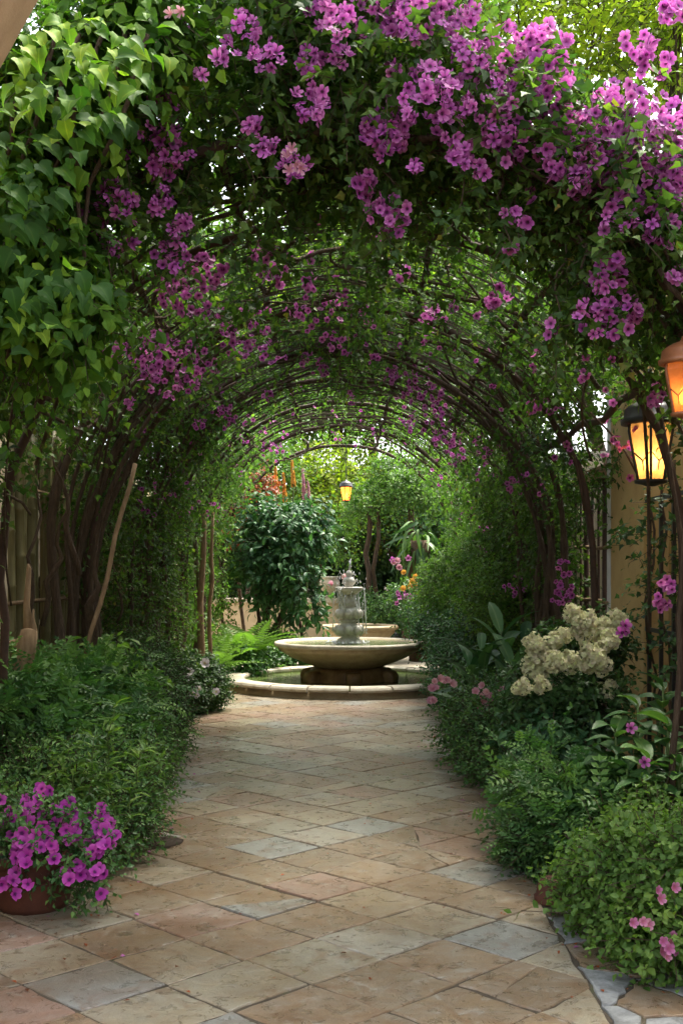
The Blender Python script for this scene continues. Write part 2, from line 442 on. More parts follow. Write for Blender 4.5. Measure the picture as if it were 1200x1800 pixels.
def T_flower(np_=5, cup=.22, w=.36, throat=.12):
    """petalled open flower facing +Z; unit radius .5; returns V,F,g (petal radius 0..1)"""
    V, F, g = [(0, 0, -.02)], [], [0.0]
    for k in range(np_):
        a = 2 * math.pi * k / np_
        ca, sa = math.cos(a), math.sin(a)
        def pt(r, s, z): return (r * ca - s * sa, r * sa + s * ca, z)
        b = len(V)
        V += [pt(throat, -throat * .7, .0), pt(throat, throat * .7, .0), pt(.34, -w * .62, cup * .5), pt(.34, w * .62, cup * .5),
              pt(.5, -.13, cup * .62), pt(.5, .13, cup * .75), pt(.33, 0, cup * .32)]
        g += [.3, .3, .8, .8, 1, 1, .62]
        F += [(0, b, b + 1), (b, b + 6, b + 1), (b, b + 2, b + 6), (b + 1, b + 6, b + 3), (b + 2, b + 4, b + 6), (b + 4, b + 5, b + 6), (b + 5, b + 3, b + 6)]
    return np.array(V), np.array(F), np.array(g)
def T_floret(k=4):
    V, F, g = [], [], []
    for i in range(k):
        a = 2 * math.pi * i / k; c, s = math.cos(a), math.sin(a); b = len(V)
        V += [(0, 0, 0), (.3 * c - .26 * s, .3 * s + .26 * c, .08), (.55 * c, .55 * s, .03), (.3 * c + .26 * s, .3 * s - .26 * c, .08)]
        g += [.4, .9, 1, .9]; F += [(b, b + 3, b + 2), (b, b + 2, b + 1)]
    return np.array(V), np.array(F), np.array(g)

def place(tmpl, pos, ydir, zdir, size, r=None):
    V, F = tmpl[0], tmpl[1]
    n, k = len(pos), len(V)
    y = nrm(ydir); x = np.cross(y, zdir); bad = np.linalg.norm(x, axis=1) < 1e-3
    x[bad] = np.cross(y[bad], gau(bad.sum(), 3)); x = nrm(x); z = np.cross(x, y)
    s = np.asarray(size).reshape(-1, 1, 1) * np.ones((n, 1, 1))
    W = pos[:, None, :] + s * (V[None, :, 0:1] * x[:, None] + V[None, :, 1:2] * y[:, None] + V[None, :, 2:3] * z[:, None])
    FF = (F[None] + (np.arange(n) * k)[:, None, None]).reshape(-1, 3)
    if r is None: r = rnd(n)
    col = np.zeros((n, k, 3)); col[:, :, 0] = np.asarray(r)[:, None]
    col[:, :, 1] = tmpl[2][None] if len(tmpl) > 2 else 1.0
    col[:, :, 2] = rnd(n)[:, None]
    return W.reshape(-1, 3), FF, col.reshape(-1, 3)

def join(parts):
    Vs, Fs, Cs, b = [], [], [], 0
    for V, F, c in parts:
        Vs.append(V); Fs.append(F + b); Cs.append(c); b += len(V)
    return np.concatenate(Vs), np.concatenate(Fs), np.concatenate(Cs)

def prisms(P0, P1, r0, r1):
    """n thin three-sided sticks"""
    n = len(P0); d = nrm(P1 - P0); u = nrm(np.cross(d, gau(n, 3))); v = np.cross(d, u)
    V = []
    for P_, r in ((P0, r0), (P1, r1)):
        for k in range(3):
            a = 2 * math.pi * k / 3
            V.append(P_ + np.asarray(r).reshape(-1, 1) * (math.cos(a) * u + math.sin(a) * v))
    V = np.stack(V, 1).reshape(-1, 3)
    f = np.array([(0, 1, 4), (0, 4, 3), (1, 2, 5), (1, 5, 4), (2, 0, 3), (2, 3, 5)])
    F = (f[None] + (np.arange(n) * 6)[:, None, None]).reshape(-1, 3)
    return V, F, np.full((len(V), 3), .5)

def sprigs(c, nor, tmpl, leaf=.05, n=8, length=.22, droop=.25, out=.7, wild=.7, up=.2, leafdroop=.3, stem_r=.0025, face=.5, shade=None):
    """c: sprig roots, nor: outward directions.  Returns (leaf parts, stem part)."""
    N = len(c)
    d = nrm(nor * out + gau(N, 3) * wild * .6 + np.array((0, 0, up)))
    L = length * (.6 + .8 * rnd(N))[:, None]
    base = rnd(N)
    s = nrm(np.cross(d, gau(N, 3)))
    leaves, pts = [], [c]
    for i in range(n):
        t = (i + .6) / n
        p = c + d * L * t - np.array((0, 0, 1.0)) * droop * L * t * t
        sg = 1 if i % 2 else -1
        s2 = nrm(s * math.cos(i * .9) + np.cross(d, s) * math.sin(i * .9) * .6)
        yd = s2 * sg * (.95 if i < n - 1 else .2) + d * .55 + gau(N, 3) * .22 - np.array((0, 0, leafdroop))
        zd = np.array((0, 0, 1.0)) * face + nor * (1 - face) + gau(N, 3) * .35
        sz = leaf * (.65 + .6 * rnd(N)) * (1.05 - .35 * t)
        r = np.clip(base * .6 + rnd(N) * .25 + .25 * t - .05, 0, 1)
        leaves.append(place(tmpl, p, yd, zd, sz, r))
        if i == n - 2: pts.append(p)
    st = [prisms(pts[j], pts[j + 1], np.full(N, stem_r * (1 - .3 * j)), np.full(N, stem_r * (.7 - .3 * j))) for j in range(len(pts) - 1)]
    return leaves, st

def on_blobs(blobs, n, inner=.55, up_bias=.25, front=True):
    """sample roots near the surfaces of ellipsoid clumps"""
    w = np.array([(b[3] * b[4] + b[4] * b[5] + b[3] * b[5]) for b in blobs]); w = w / w.sum()
    idx = RNG.choice(len(blobs), n, p=w)
    B = np.array(blobs, float)[idx]
    d = nrm(gau(n, 3) + np.array((0, -.35 if front else 0, up_bias)))
    rr = inner + (1 - inner) * rnd(n) ** .7
    c = B[:, :3] + d * B[:, 3:6] * rr[:, None]
    nor = nrm(d / B[:, 3:6])
    k = c[:, 2] > .02
    return c[k], nor[k]

def lumps(c, r, k, s=.5, jit=.75):
    """break one mound into k smaller uneven clumps"""
    out = []
    for i in range(k):
        d = nrm(gau(3)); d[2] = abs(d[2]) * .9 - .25
        f = s * (.7 + .6 * random.random())
        q = [c[j] + d[j] * r[j] * jit * (.6 + .5 * random.random()) for j in range(3)]
        out.append((*q, r[0] * f, r[1] * f, r[2] * f))
    return out

def lift_leaves(parent, V, F, col, k, mat, most):
    """take the leaves that show largest (nearest the viewer, in frame) out of a joined mass as pieces of their own"""
    n = len(V) // k; f = len(F) // n
    W = V.reshape(n, k, 3); base = W[:, 0]
    size = np.linalg.norm(W.max(1) - W.min(1), axis=1)
    Y = base[:, 1]; px = HX + base[:, 0] * FOC / Y; py = HY - (base[:, 2] - CAMZ) * FOC / Y
    score = size / Y ** 2 * ((px > 0) & (px < 1200) & (py > 0) & (py < 1800))
    pick = np.argsort(-score)[:most]
    keep = np.ones(n, bool); keep[pick] = False
    F0 = F[:f]
    rl = np.array(root_of(parent).location)
    for i in pick:
        me = tri_mesh('leaf', W[i] - base[i], F0, col[i * k:(i + 1) * k], True); me.materials.append(M[mat])
        o = bpy.data.objects.new('leaf', me); C.objects.link(o); o.parent = parent; o.location = tuple(base[i] - rl)
    m = int(keep.sum())
    F2 = (F0[None] + (np.arange(m) * k)[:, None, None]).reshape(-1, 3)
    return W[keep].reshape(-1, 3), F2, col.reshape(n, k, 3)[keep].reshape(-1, 3)

def foliage(parent, c, nor, mat, tmpl, twig='twig', name='foliage', solo=0, **kw):
    lv, st = sprigs(c, nor, tmpl, **kw)
    V, F, col = join(lv)
    if solo: V, F, col = lift_leaves(parent, V, F, col, len(tmpl[0]), mat, solo)
    part(name, V, F, M[mat], parent, col=col, kind='stuff', tri=True)
    V, F, col = join(st); part('twigs', V, F, M[twig], parent, kind='stuff', tri=True)

def shrub(name, label, cat, blobs, mat, tmpl, count, base=None, twig='twig', inner=.5, group=None, **kw):
    b0 = blobs[0]
    o = thing(name, label, cat, base or (b0[0], b0[1], 0.0), group)
    c, nor = on_blobs(blobs, count, inner)
    foliage(o, c, nor, mat, tmpl, twig, **kw)
    return o

def euler_facing(zd, spin=None):
    q = Vector(zd).to_track_quat('Z', 'Y')
    e = q.to_matrix() @ Matrix.Rotation(random.random() * 6.28 if spin is None else spin, 3, 'Z')
    return e.to_euler()

def tmpl_mesh(name, t, mat, r=None):
    V = t[0]; g = t[2] if len(t) > 2 else np.ones(len(V))
    col = np.zeros((len(V), 3)); col[:, 0] = random.random() if r is None else r; col[:, 1] = g
    me = tri_mesh(name, V, t[1], col, True); me.materials.append(M[mat]); return me

def wander(a, b, n=8, amp=.05, sag=0.0):
    a, b = np.asarray(a, float), np.asarray(b, float)
    ph = gau(3) * 3; fr = 1 + 2 * rnd(3)
    out = []
    for i in range(n + 1):
        t = i / n
        p = a + (b - a) * t + amp * np.sin(t * 6.0 * fr + ph) * math.sin(math.pi * min(1, t * .9 + .1)) + np.array((0, 0, -sag * math.sin(math.pi * t)))
        out.append(p)
    return out

# ------------------------------------------------------------------ the setting: ground, path, flagstones
def sheet(name, x0, x1, y0, y1, z, mat):
    return tag(part(name, [(x0, y0, z), (x1, y0, z), (x1, y1, z), (x0, y1, z)], [(0, 1, 2, 3)], mat, None), kind='structure')
ground = sheet('ground', -150, 150, -60, 250, -.012, M['soil'])
court = sheet('courtyard_pavement', -3.0, 3.2, 13.6, 23.5, .004, M['limestone'])
path = sheet('path', -1.75, 1.62, -1.0, 14.4, .0262, M['joint'])

def clip(poly, nx, ny, c):
    out = []
    for i in range(len(poly)):
        a, b = poly[i], poly[(i + 1) % len(poly)]
        da, db = nx * a[0] + ny * a[1] - c, nx * b[0] + ny * b[1] - c
        if da <= 0: out.append(a)
        if (da < 0) != (db < 0) and abs(da - db) > 1e-9:
            t = da / (da - db); out.append((a[0] + t * (b[0] - a[0]), a[1] + t * (b[1] - a[1])))
    return out
def area(p): return .5 * abs(sum(p[i][0] * p[(i + 1) % len(p)][1] - p[(i + 1) % len(p)][0] * p[i][1] for i in range(len(p))))

def flagstone(poly, mat, h=.03, gap=.0044, rough=.0032, seg=.075):
    """one stone: uneven outline, worn top edge, slight tilt"""
    cx = sum(p[0] for p in poly) / len(poly); cy_ = sum(p[1] for p in poly) / len(poly)
    pts = []
    for i in range(len(poly)):
        a, b = np.array(poly[i]), np.array(poly[(i + 1) % len(poly)])
        L = np.linalg.norm(b - a)
        if L < .015: continue
        m = max(1, int(L / seg)); nx = np.array((b[1] - a[1], a[0] - b[0])) / L
        for j in range(m):
            q = a + (b - a) * j / m
            q = q + (np.array((cx, cy_)) - q) * (gap * 1.4 / max(.05, np.linalg.norm(q - (cx, cy_))))
            q = q + gau(2) * rough
            pts.append(q)
    k = len(pts)
    if k < 3: return None
    tx, ty, dz = gau() * .004, gau() * .004, gau() * .001
    V, F = [], []
    for ins, z in ((0, -.012), (0, h - .006), (.003, h - .0012), (.008, h)):
        for q in pts:
            d = q - np.array((cx, cy_)); l = max(np.linalg.norm(d), .03)
            q2 = q - d / l * ins
            e = q2 - np.array((cx, cy_))
            V.append((e[0], e[1], z + (tx * e[0] + ty * e[1] + dz if z > 0 else 0)))
    for r in range(3):
        for i in range(k):
            F.append((r * k + i, r * k + (i + 1) % k, (r + 1) * k + (i + 1) % k, (r + 1) * k + i))
    F.append(tuple(range(3 * k, 4 * k)))
    me = poly_mesh('flagstone', V, F)
    me.materials.append(mat)
    o = bpy.data.objects.new('flagstone', me); C.objects.link(o)
    o.location = (cx, cy_, .002); o.parent = path
    return o

HD = .272                                      # half diagonal of a paving square
def xr(y): return .93 if y < 5.3 else min(1.5, .93 + (y - 5.3) * .6)
AX, AY = .158, 5.494
random.seed(21)
for i in range(-8, 9):
    for j in range(-8, 34):
        if (i + j) % 2: continue
        x, y = AX + i * HD, AY + j * HD
        if y < 2.9 or y > 14.5 or x < -1.95 or x > 1.8: continue
        q = [(x - HD, y), (x, y - HD), (x + HD, y), (x, y + HD)]
        q = [(a + random.gauss(0, .004), b + random.gauss(0, .004)) for a, b in q]
        q = clip(q, 1, 0, xr(y)); q = clip(q, -1, 0, 1.7) if q else q
        # the stones stop at the round wall of the fountain
        if (x - .1) ** 2 + (y - 15.6) ** 2 < 1.9 ** 2:
            d = np.array((x - .1, y - 15.6)); d = d / np.linalg.norm(d)
            q = clip(q, -d[0], -d[1], -(d[0] * .1 + d[1] * 15.6) - 1.66) if q else q
        if len(q) < 3 or area(q) < .006: continue
        crack = random.random() < .16
        if crack:
            a = random.uniform(0, math.pi); nx, ny = math.cos(a), math.sin(a)
            c = nx * x + ny * y + random.uniform(-.08, .08)
            for s in (1, -1):
                qq = clip(q, nx * s, ny * s, c * s)
                if len(qq) > 2 and area(qq) > .004: flagstone(qq, M['tile'], .03 + random.gauss(0, .0007), gap=.0022, rough=.004)
        else:
            flagstone(q, M['tile'], .03 + random.gauss(0, .0007))
# irregular grey stones laid along the right edge
seeds = []
for _ in range(400):
    s = (random.uniform(.9, 1.62), random.uniform(3.3, 6.6))
    if s[0] > xr(s[1]) - .05 and all((s[0] - t[0]) ** 2 + (s[1] - t[1]) ** 2 > .25 ** 2 for t in seeds): seeds.append(s)
for s in seeds:
    q = [(.80, 3.2), (1.6, 3.2), (1.6, 6.7), (.80, 6.7)]
    for t in seeds:
        if t is s: continue
        nx, ny = t[0] - s[0], t[1] - s[1]
        q = clip(q, nx, ny, nx * (s[0] + t[0]) / 2 + ny * (s[1] + t[1]) / 2)
        if not q: break
    q = clip(q, -1, 0, -xr(s[1]) - .004) if q else q
    if q and len(q) > 2 and area(q) > .006:
        flagstone(q, M['slate'] if random.random() < .6 else M['tile'], .03 + random.gauss(0, .003), gap=.006, rough=.008, seg=.05)

# ------------------------------------------------------------------ walls, fence, openings
o = thing('stucco_wall', 'long ochre yellow stucco wall along the right side behind the lantern', 'wall', (2.45, 5, 0))
MB().box((2.38, 1.5, 0), (2.62, 8.5, 3.4)).out('wall', M['stucco_yellow'], o)
MB().box((2.35, 1.5, 0), (2.378, 8.5, .22)).out('plinth', M['stucco_beige'], o)
o = thing('stucco_pier', 'ochre yellow stucco pier with pale edge, right of the cream hydrangea', 'pillar', (2.4, 9, 0))
soften(MB().box((2.2, 8.5, 0), (2.62, 9.55, 3.6)).out('shaft', M['stucco_yellow'], o), .015)
MB().box((2.195, 9.553, 0), (2.62, 9.66, 3.6)).out('edge_band', M['stucco_white'], o)
o = thing('side_wall', 'white painted side wall seen through the barred opening on the right', 'wall', (2.97, 11, 0))
MB().box((2.9, 9.7, 0), (3.05, 14.5, 2.5)).out('wall', M['stucco_white'], o)
MB().box((2.86, 9.7, 2.502), (3.09, 14.5, 2.56)).out('coping', M['limestone'], o)
o = thing('garden_wall', 'shaded beige wall far along the right behind the climbers', 'wall', (2.5, 14, 0))
MB().box((2.35, 11.6, 0), (2.6, 24, 2.7)).out('wall', M['stucco_beige'], o)
MB().box((2.31, 11.6, 2.702), (2.64, 24, 2.77)).out('coping', M['limestone'], o)
o = thing('stucco_pillar', 'pale beige stucco pillar at the left edge beside the bamboo', 'pillar', (-2.35, 7.5, 0))
soften(MB().box((-2.7, 7.1, 0), (-2.22, 7.78, 2.55)).out('shaft', M['stucco_beige'], o), .012)
MB().box((-2.73, 7.07, 2.552), (-2.19, 7.81, 2.62)).out('capital', M['limestone_ochre'], o)
o = thing('light_block_wall', 'added beige wall behind the bamboo screen, blocking light from the left', 'wall', (-3.1, 12, 0))  # added wall, keeps the space behind the bamboo dark
MB().box((-3.3, 2, 0), (-3.0, 22, 3.0)).out('wall', M['stucco_beige'], o)
MB().box((-3.34, 2, 3.002), (-2.96, 22, 3.08)).out('coping', M['limestone'], o)

o = thing('bamboo_screen', 'screen of upright split bamboo poles behind the vine trunks on the left', 'fence', (-2.42, 9.6, 0))
y = 8.6
while y < 16.0:
    r = random.uniform(.026, .048); x = -2.42 + random.uniform(-.05, .05); h = random.uniform(2.45, 2.75)
    mb = MB(); pts, rr = [], []
    zz = 0; lean = random.gauss(0, .012)
    while zz < h:
        for dz, f in ((0, 1.0), (.012, 1.13), (.024, 1.0)):
            pts.append((x + lean * zz, y + lean * zz * .6, zz + dz)); rr.append(r * f)
        zz += random.uniform(.28, .42)
    pts.append((x + lean * h, y + lean * h * .6, h + .03)); rr.append(r)
    mb.tube(pts, rr, 8); mb.out('bamboo_pole', M['bamboo'], o, True)
    y += r * 2 + random.uniform(.002, .022) + (random.random() < .12) * .06
for z in (.55, 1.35, 2.2):
    MB().tube(wander((-2.34, 8.0, z), (-2.34, 16.0, z + .03), 10, .01), .016, 6).out('rail', M['bark_tan'], o, True)

o = thing('timber_post', 'pair of rough tan posts at the far left under the tunnel', 'post', (-1.7, 13.9, 0))
for (px, Y, r) in ((350, 14.0, .045), (366, 14.4, .028)):
    q = P(px, 1150, Y); MB().tube(wander((q[0], Y, 0), (q[0] + .06, Y, 2.3), 8, .02), [r * (1.1 - .05 * i) for i in range(9)], 8).out('post', M['bark_tan'], o, True)
o = thing('iron_trellis', 'black iron trellis with upright bars against the yellow wall, under the lantern', 'trellis', (2.2, 7.4, 0))
for k in range(9):
    yy = 5.9 + k * .31
    MB().box((2.20, yy, .05), (2.225, yy + .03, 2.1)).out('bar', M['iron'], o)
for z in (.25, 1.15, 2.08):
    MB().box((2.203, 5.8, z), (2.222, 8.49, z + .03)).out('rail', M['iron'], o)
o = thing('barred_opening', 'rusty barred grille in the opening left of the yellow pier', 'grille', (2.2, 10.3, 0))
for k in range(8):
    yy = 9.75 + k * .245
    MB().tube([(2.2, yy, .1), (2.2, yy, 2.35)], .012 if k % 3 else .024, 6).out('bar', M['rust_iron'], o, True)
for z in (1.32, 1.78):
    MB().tube(wander((2.19, 9.6, z), (2.19, 11.6, z + .02), 6, .012), .017, 6).out('rail', M['bark_tan'], o, True)
MB().box((2.15, 9.66, 2.36), (2.3, 11.6, 2.46)).out('lintel', M['plaster_tan'], o)
o = thing('plaster_brace', 'tan plastered brace jutting in at the top left corner', 'beam', (-1.36, 4.0, 0))
mb = MB()
mb.add([(-1.75, 3.9, 2.9), (-1.31, 3.9, 3.19), (-1.07, 3.9, 3.62), (-.98, 3.9, 3.9), (-1.75, 3.9, 3.9),
        (-1.75, 4.15, 2.9), (-1.31, 4.15, 3.19), (-1.07, 4.15, 3.62), (-.98, 4.15, 3.9), (-1.75, 4.15, 3.9)],
       [(0, 1, 2, 3, 4), (9, 8, 7, 6, 5), (0, 5, 6, 1), (1, 6, 7, 2), (2, 7, 8, 3), (3, 8, 9, 4), (4, 9, 5, 0)])
soften(mb.out('brace', M['plaster_tan'], o), .02)
soften(MB().box((-1.95, 3.85, 0), (-1.6, 4.2, 2.898)).out('post', M['plaster_tan'], o), .02)

# ------------------------------------------------------------------ fountain
FX, FY = .10, 15.6
fo = thing('fountain', 'tiered stone fountain with a wide bowl on a round pool at the path end', 'fountain', (FX, FY, 0))
bw = MB().lathe([(1.40, .0), (1.64, .0), (1.645, .045), (1.61, .06), (1.60, .105), (1.44, .105), (1.42, .02), (1.40, .0)], (FX, FY, .0), 72).out('pool_wall', M['limestone_ochre'], fo, True)
NC = 20
for k in range(NC):
    a0 = 2 * math.pi * k / NC + .006; a1 = 2 * math.pi * (k + 1) / NC - .006
    prof = [(1.41, .108), (1.63, .108), (1.668, .122), (1.675, .145), (1.655, .168), (1.62, .178), (1.44, .178), (1.405, .165), (1.40, .135), (1.41, .108)]
    mb = MB().lathe(prof, (FX, FY, random.gauss(0, .0015)), 6, a0, a1)
    m = 7; n = len(prof) - 1
    mb.F.append(tuple(i * m for i in range(n))[::-1]); mb.F.append(tuple(i * m + 6 for i in range(n)))
    mb.out('coping_stone', M['limestone'], bw, False)
def disc(name, r, z, mat, parent, c=(FX, FY), rings=14, n=72):
    V = [(c[0], c[1], z)]; F = []
    for i in range(1, rings + 1):
        for k in range(n):
            a = 2 * math.pi * k / n; rr = r * i / rings
            V.append((c[0] + rr * math.cos(a), c[1] + rr * math.sin(a), z))
    for k in range(n): F.append((0, 1 + k, 1 + (k + 1) % n))
    for i in range(rings - 1):
        for k in range(n):
            a, b = 1 + i * n + k, 1 + i * n + (k + 1) % n; F.append((a, a + n, b + n, b))
    return part(name, V, F, mat, parent, True)
disc('pool_water', 1.425, .118, M['water'], fo)
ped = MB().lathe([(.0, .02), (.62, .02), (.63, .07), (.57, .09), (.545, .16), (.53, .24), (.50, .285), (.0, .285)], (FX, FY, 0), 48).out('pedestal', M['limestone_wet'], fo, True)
for k in range(6):
    a = math.pi / 6 + k * math.pi / 3 + .1
    c = np.array((FX + .58 * math.cos(a), FY + .58 * math.sin(a), .16)); t = np.array((-math.sin(a), math.cos(a), 0))
    mb = MB(); mb.tube([c - t * .10, c - t * .085, c + t * .085, c + t * .10], [.075, .105, .105, .075], 16)
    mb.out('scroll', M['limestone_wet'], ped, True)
bowl_prof = [(0, .285), (.40, .287), (.47, .305), (.60, .355), (.78, .43), (.90, .505), (.945, .545), (.935, .556), (.945, .562),
             (.985, .578), (.998, .603), (.985, .625), (.95, .632), (.90, .622), (.87, .59), (.70, .52), (.3, .45), (0, .44)]
MB().lathe(bowl_prof, (FX, FY, 0), 80).out('bowl', M['limestone_ochre'], fo, True)
MB().lathe([(.905, .6235), (.955, .6345), (.99, .627), (1.003, .604), (.99, .579)], (FX, FY, 0), 80).out('bowl_rim', M['limestone'], fo, True)
disc('bowl_water', .90, .606, M['water'], fo)
col_prof = [(.0, .45), (.17, .45), (.175, .63), (.15, .66), (.105, .69), (.12, .71), (.15, .76), (.155, .80), (.13, .85), (.09, .885), (.12, .90),
            (.12, .915), (.09, .93), (.125, .965), (.145, 1.005), (.14, 1.04), (.10, 1.08), (.075, 1.10), (.11, 1.12), (.12, 1.15), (.10, 1.18),
            (.075, 1.21), (.07, 1.25), (0, 1.25)]
cl = MB().lathe(col_prof, (FX, FY, 0), 32).out('column', M['limestone_pale'], fo, True)
for k in range(8):
    a = k * math.pi / 4
    for zc, rr, s in ((.78, .155, .062), (1.00, .145, .055)):
        p = np.array((FX + rr * math.cos(a), FY + rr * math.sin(a), zc))
        MB().tube([p + (0, 0, -s * 1.2), p + (0, 0, -s * .7), p, p + (0, 0, s * .7), p + (0, 0, s * 1.2)], [.008, s * .75, s, s * .75, .008], 8).out('carved_lobe', M['limestone_pale'], cl, True)
MB().lathe([(0, 1.25), (.07, 1.25), (.12, 1.275), (.175, 1.315), (.19, 1.345), (.18, 1.358), (.15, 1.352), (.08, 1.33), (0, 1.325)], (FX, FY, 0), 40).out('upper_bowl', M['limestone_pale'], fo, True)
MB().lathe([(.0, 1.33), (.07, 1.335), (.05, 1.37), (.085, 1.41), (.09, 1.44), (.06, 1.48), (.035, 1.50), (.05, 1.53), (.03, 1.57), (0, 1.59)], (FX, FY, 0), 24).out('finial', M['limestone_pale'], fo, True)
# water: a jet and thin falling threads with drops
mb = MB()
for k in range(5):
    a = rnd() * 6.28
    mb.tube([(FX + .01 * math.cos(a), FY + .01 * math.sin(a), 1.58), (FX + .02 * math.cos(a), FY + .02 * math.sin(a), 1.66), (FX + .03 * math.cos(a), FY + .03 * math.sin(a), 1.70 + .05 * rnd())], [.010, .008, .003], 5)
for k in range(26):
    a = rnd() * 6.28; p = []; t0 = .6 * rnd(); rr_ = .185 if k % 3 else .10
    for i in range(9):
        t = t0 + (1 - t0) * i / 8; r = rr_ + .05 * math.sqrt(t); p.append((FX + r * math.cos(a + .05 * gau()), FY + r * math.sin(a), 1.345 - .70 * t * t))
    e = int(3 + rnd() * 6)
    mb.tube(p[:e], [.0045 * (1 + .9 * abs(gau())) for _ in range(e)], 4)
for k in range(420):
    a = rnd() * 6.28; r = .06 + .22 * rnd() ** 1.5; z = .63 + 1.1 * rnd() ** 1.3 * (1 - r)
    c = np.array((FX + r * math.cos(a), FY + r * math.sin(a), z)); s = .004 + .008 * rnd() ** 2
    mb.tube([c - (0, 0, s * 1.8), c, c + (0, 0, s * 1.8)], [s * .3, s, s * .3], 4)
for k in range(60):
    a = rnd() * 6.28; r = .18 + .14 * rnd(); c = np.array((FX + r * math.cos(a), FY + r * math.sin(a), .615)); s = .012 + .014 * rnd()
    mb.tube([c, c + (0, 0, s * .5), c + (0, 0, s * 1.3)], [s, s * .6, s * .15], 5)
tag(mb.out('falling_water', M['spray'], fo, True), kind='stuff')

o = thing('stone_basin', 'round raised stone basin behind the fountain bowl', 'basin', (.30, 19.7, 0))
MB().lathe([(.46, 0), (.50, .0), (.48, .12), (.46, .3), (.52, .45), (.60, .53), (.60, .57)], (.3, 19.7, 0), 48).out('wall', M['limestone_ochre'], o, True)
MB().lathe([(.60, .57), (.655, .585), (.665, .62), (.645, .65), (.58, .655), (.55, .63), (.55, .56)], (.3, 19.7, 0), 48).out('rim', M['limestone_ochre'], o, True)
disc('water', .555, .615, M['water'], o, (.3, 19.7), 8, 40)
o = thing('low_wall', 'pale cream low wall behind the tree left of the fountain', 'wall', (-1.0, 21.5, 0))
MB().box((-2.6, 21.4, 0), (.0, 21.65, .98)).out('wall', M['stucco_beige'], o)
MB().box((-2.62, 21.36, .982), (.03, 21.69, 1.06)).out('coping', M['limestone'], o)
o = thing('stone_urn', 'pale stone urn on the low wall just left of the fountain top', 'urn', (-.22, 21.5, 1.06))
MB().lathe([(0, 1.30), (.11, 1.30), (.11, 1.33), (.05, 1.36), (.05, 1.39), (.14, 1.44), (.19, 1.53), (.19, 1.60), (.15, 1.66), (.18, 1.69), (.16, 1.70), (.12, 1.66), (0, 1.62)], (-.22, 21.5, -.24), 32).out('urn', M['limestone'], o, True)

# ------------------------------------------------------------------ arbor tunnel
R, SP = 1.92, 1.68
def arch_pt(th, r, y):           # th 0 = right spring, pi = left spring; below: straight legs
    if th < 0: return np.array((r, y, SP + th * R))
    if th > math.pi: return np.array((-r, y, SP - (th - math.pi) * R))
    return np.array((r * math.cos(th), y, SP + r * math.sin(th)))
LEG = SP / R
ar = thing('arbor_tunnel', 'long arched rod arbor over the path, smothered in vines', 'arbor', (0, 11, 0))
HOOPS = [5.3, 6.6, 8.9, 10.6, 12.3, 14.0, 16.3, 18.8]
for y in HOOPS:
    pts = [arch_pt(t, R + .01 * gau(), y + .012 * gau()) for t in np.linspace(-LEG, math.pi + LEG, 44)]
    MB().tube(pts, .026, 7).out('hoop', M['rust_iron'], ar, True)
for th in (.5, .92, 1.28, 1.86, 2.22, 2.64):
    pts = [arch_pt(th + .01 * gau(), R + .04, y) for y in np.linspace(5.4, 18.9, 24)]
    MB().tube(pts, .024, 6).out('purlin', M['rust_iron'], ar, True)
# thin canes bent across the hoops
mb = MB(); y = 5.6
while y < 16.6:
    t0 = .45 + .4 * rnd(); t1 = math.pi - .45 - .4 * rnd()
    if rnd() < .35: t0 = .7 + .6 * rnd()
    if rnd() < .35: t1 = math.pi - .7 - .6 * rnd()
    pts, a, b = [], gau() * .04, gau() * .03
    for t in np.linspace(t0, t1, 22):
        a += gau() * .028; b += gau() * .016
        pts.append(arch_pt(t, R + .0 + b * .5, y + a))
    mb.tube(pts, .003 + .0045 * rnd(), 3, False); y += .035 + .08 * rnd()
tag(mb.out('bent_canes', M['twig'], ar), kind='stuff')

def vine_stem(y0, side, th_end, amp=.06, r0=.03, off=0.0, x0=None):
    """a woody stem climbing one leg and then along the hoop"""
    pts = []; ph = gau(4); n = 26
    for i in range(n + 1):
        t = i / n; s = -LEG + t * (th_end + LEG)
        th = s if side > 0 else math.pi - s
        q = arch_pt(th, R + off + .03 * math.sin(7 * t + ph[0]), y0 + amp * math.sin(9 * t + ph[1]) + .35 * t * math.sin(2 * t + ph[2]))
        w = amp * (1 - t) * .9
        q = q + np.array((w * math.sin(11 * t + ph[3]), 0, 0)); pts.append(q)
    rr = [r0 * (1.25 - .95 * i / n) * (1 + .16 * math.sin(i * 1.7 + ph[0]) + .08 * gau()) for i in range(n + 1)]
    return MB().tube(pts, rr, 7)

def shell(n, y0, y1, th0, th1, r0, r1, clump=0, cs=.2):
    """points in the thickness of the arbor roof, optionally clumped"""
    if clump:
        cy_ = y0 + (y1 - y0) * rnd(clump); ct = th0 + (th1 - th0) * rnd(clump)
        k = RNG.integers(0, clump, n)
        y = cy_[k] + gau(n) * cs; th = ct[k] + gau(n) * cs / R
        y = np.clip(y, y0 - .15, y1 + .3)
    else:
        y = y0 + (y1 - y0) * rnd(n); th = th0 + (th1 - th0) * rnd(n)
    r = r0 + (r1 - r0) * rnd(n)
    pos = np.empty((n, 3)); nor = np.empty((n, 3))
    mid = (th >= 0) & (th <= math.pi)
    pos[:, 1] = y; nor[:, 1] = 0
    pos[:, 0] = np.where(mid, r * np.cos(th), np.where(th < 0, r, -r))
    pos[:, 2] = np.where(mid, SP + r * np.sin(th), np.where(th < 0, SP + th * R, SP - (th - math.pi) * R))
    nor[:, 0] = np.where(mid, np.cos(th), np.where(th < 0, 1, -1)); nor[:, 2] = np.where(mid, np.sin(th), 0)
    k = pos[:, 2] > .05
    return pos[k], nor[k]

OV, SM, IV, MS = T_leaf(), T_small(), T_ivy(), T_maple_soft()
PETAL = T_flower()

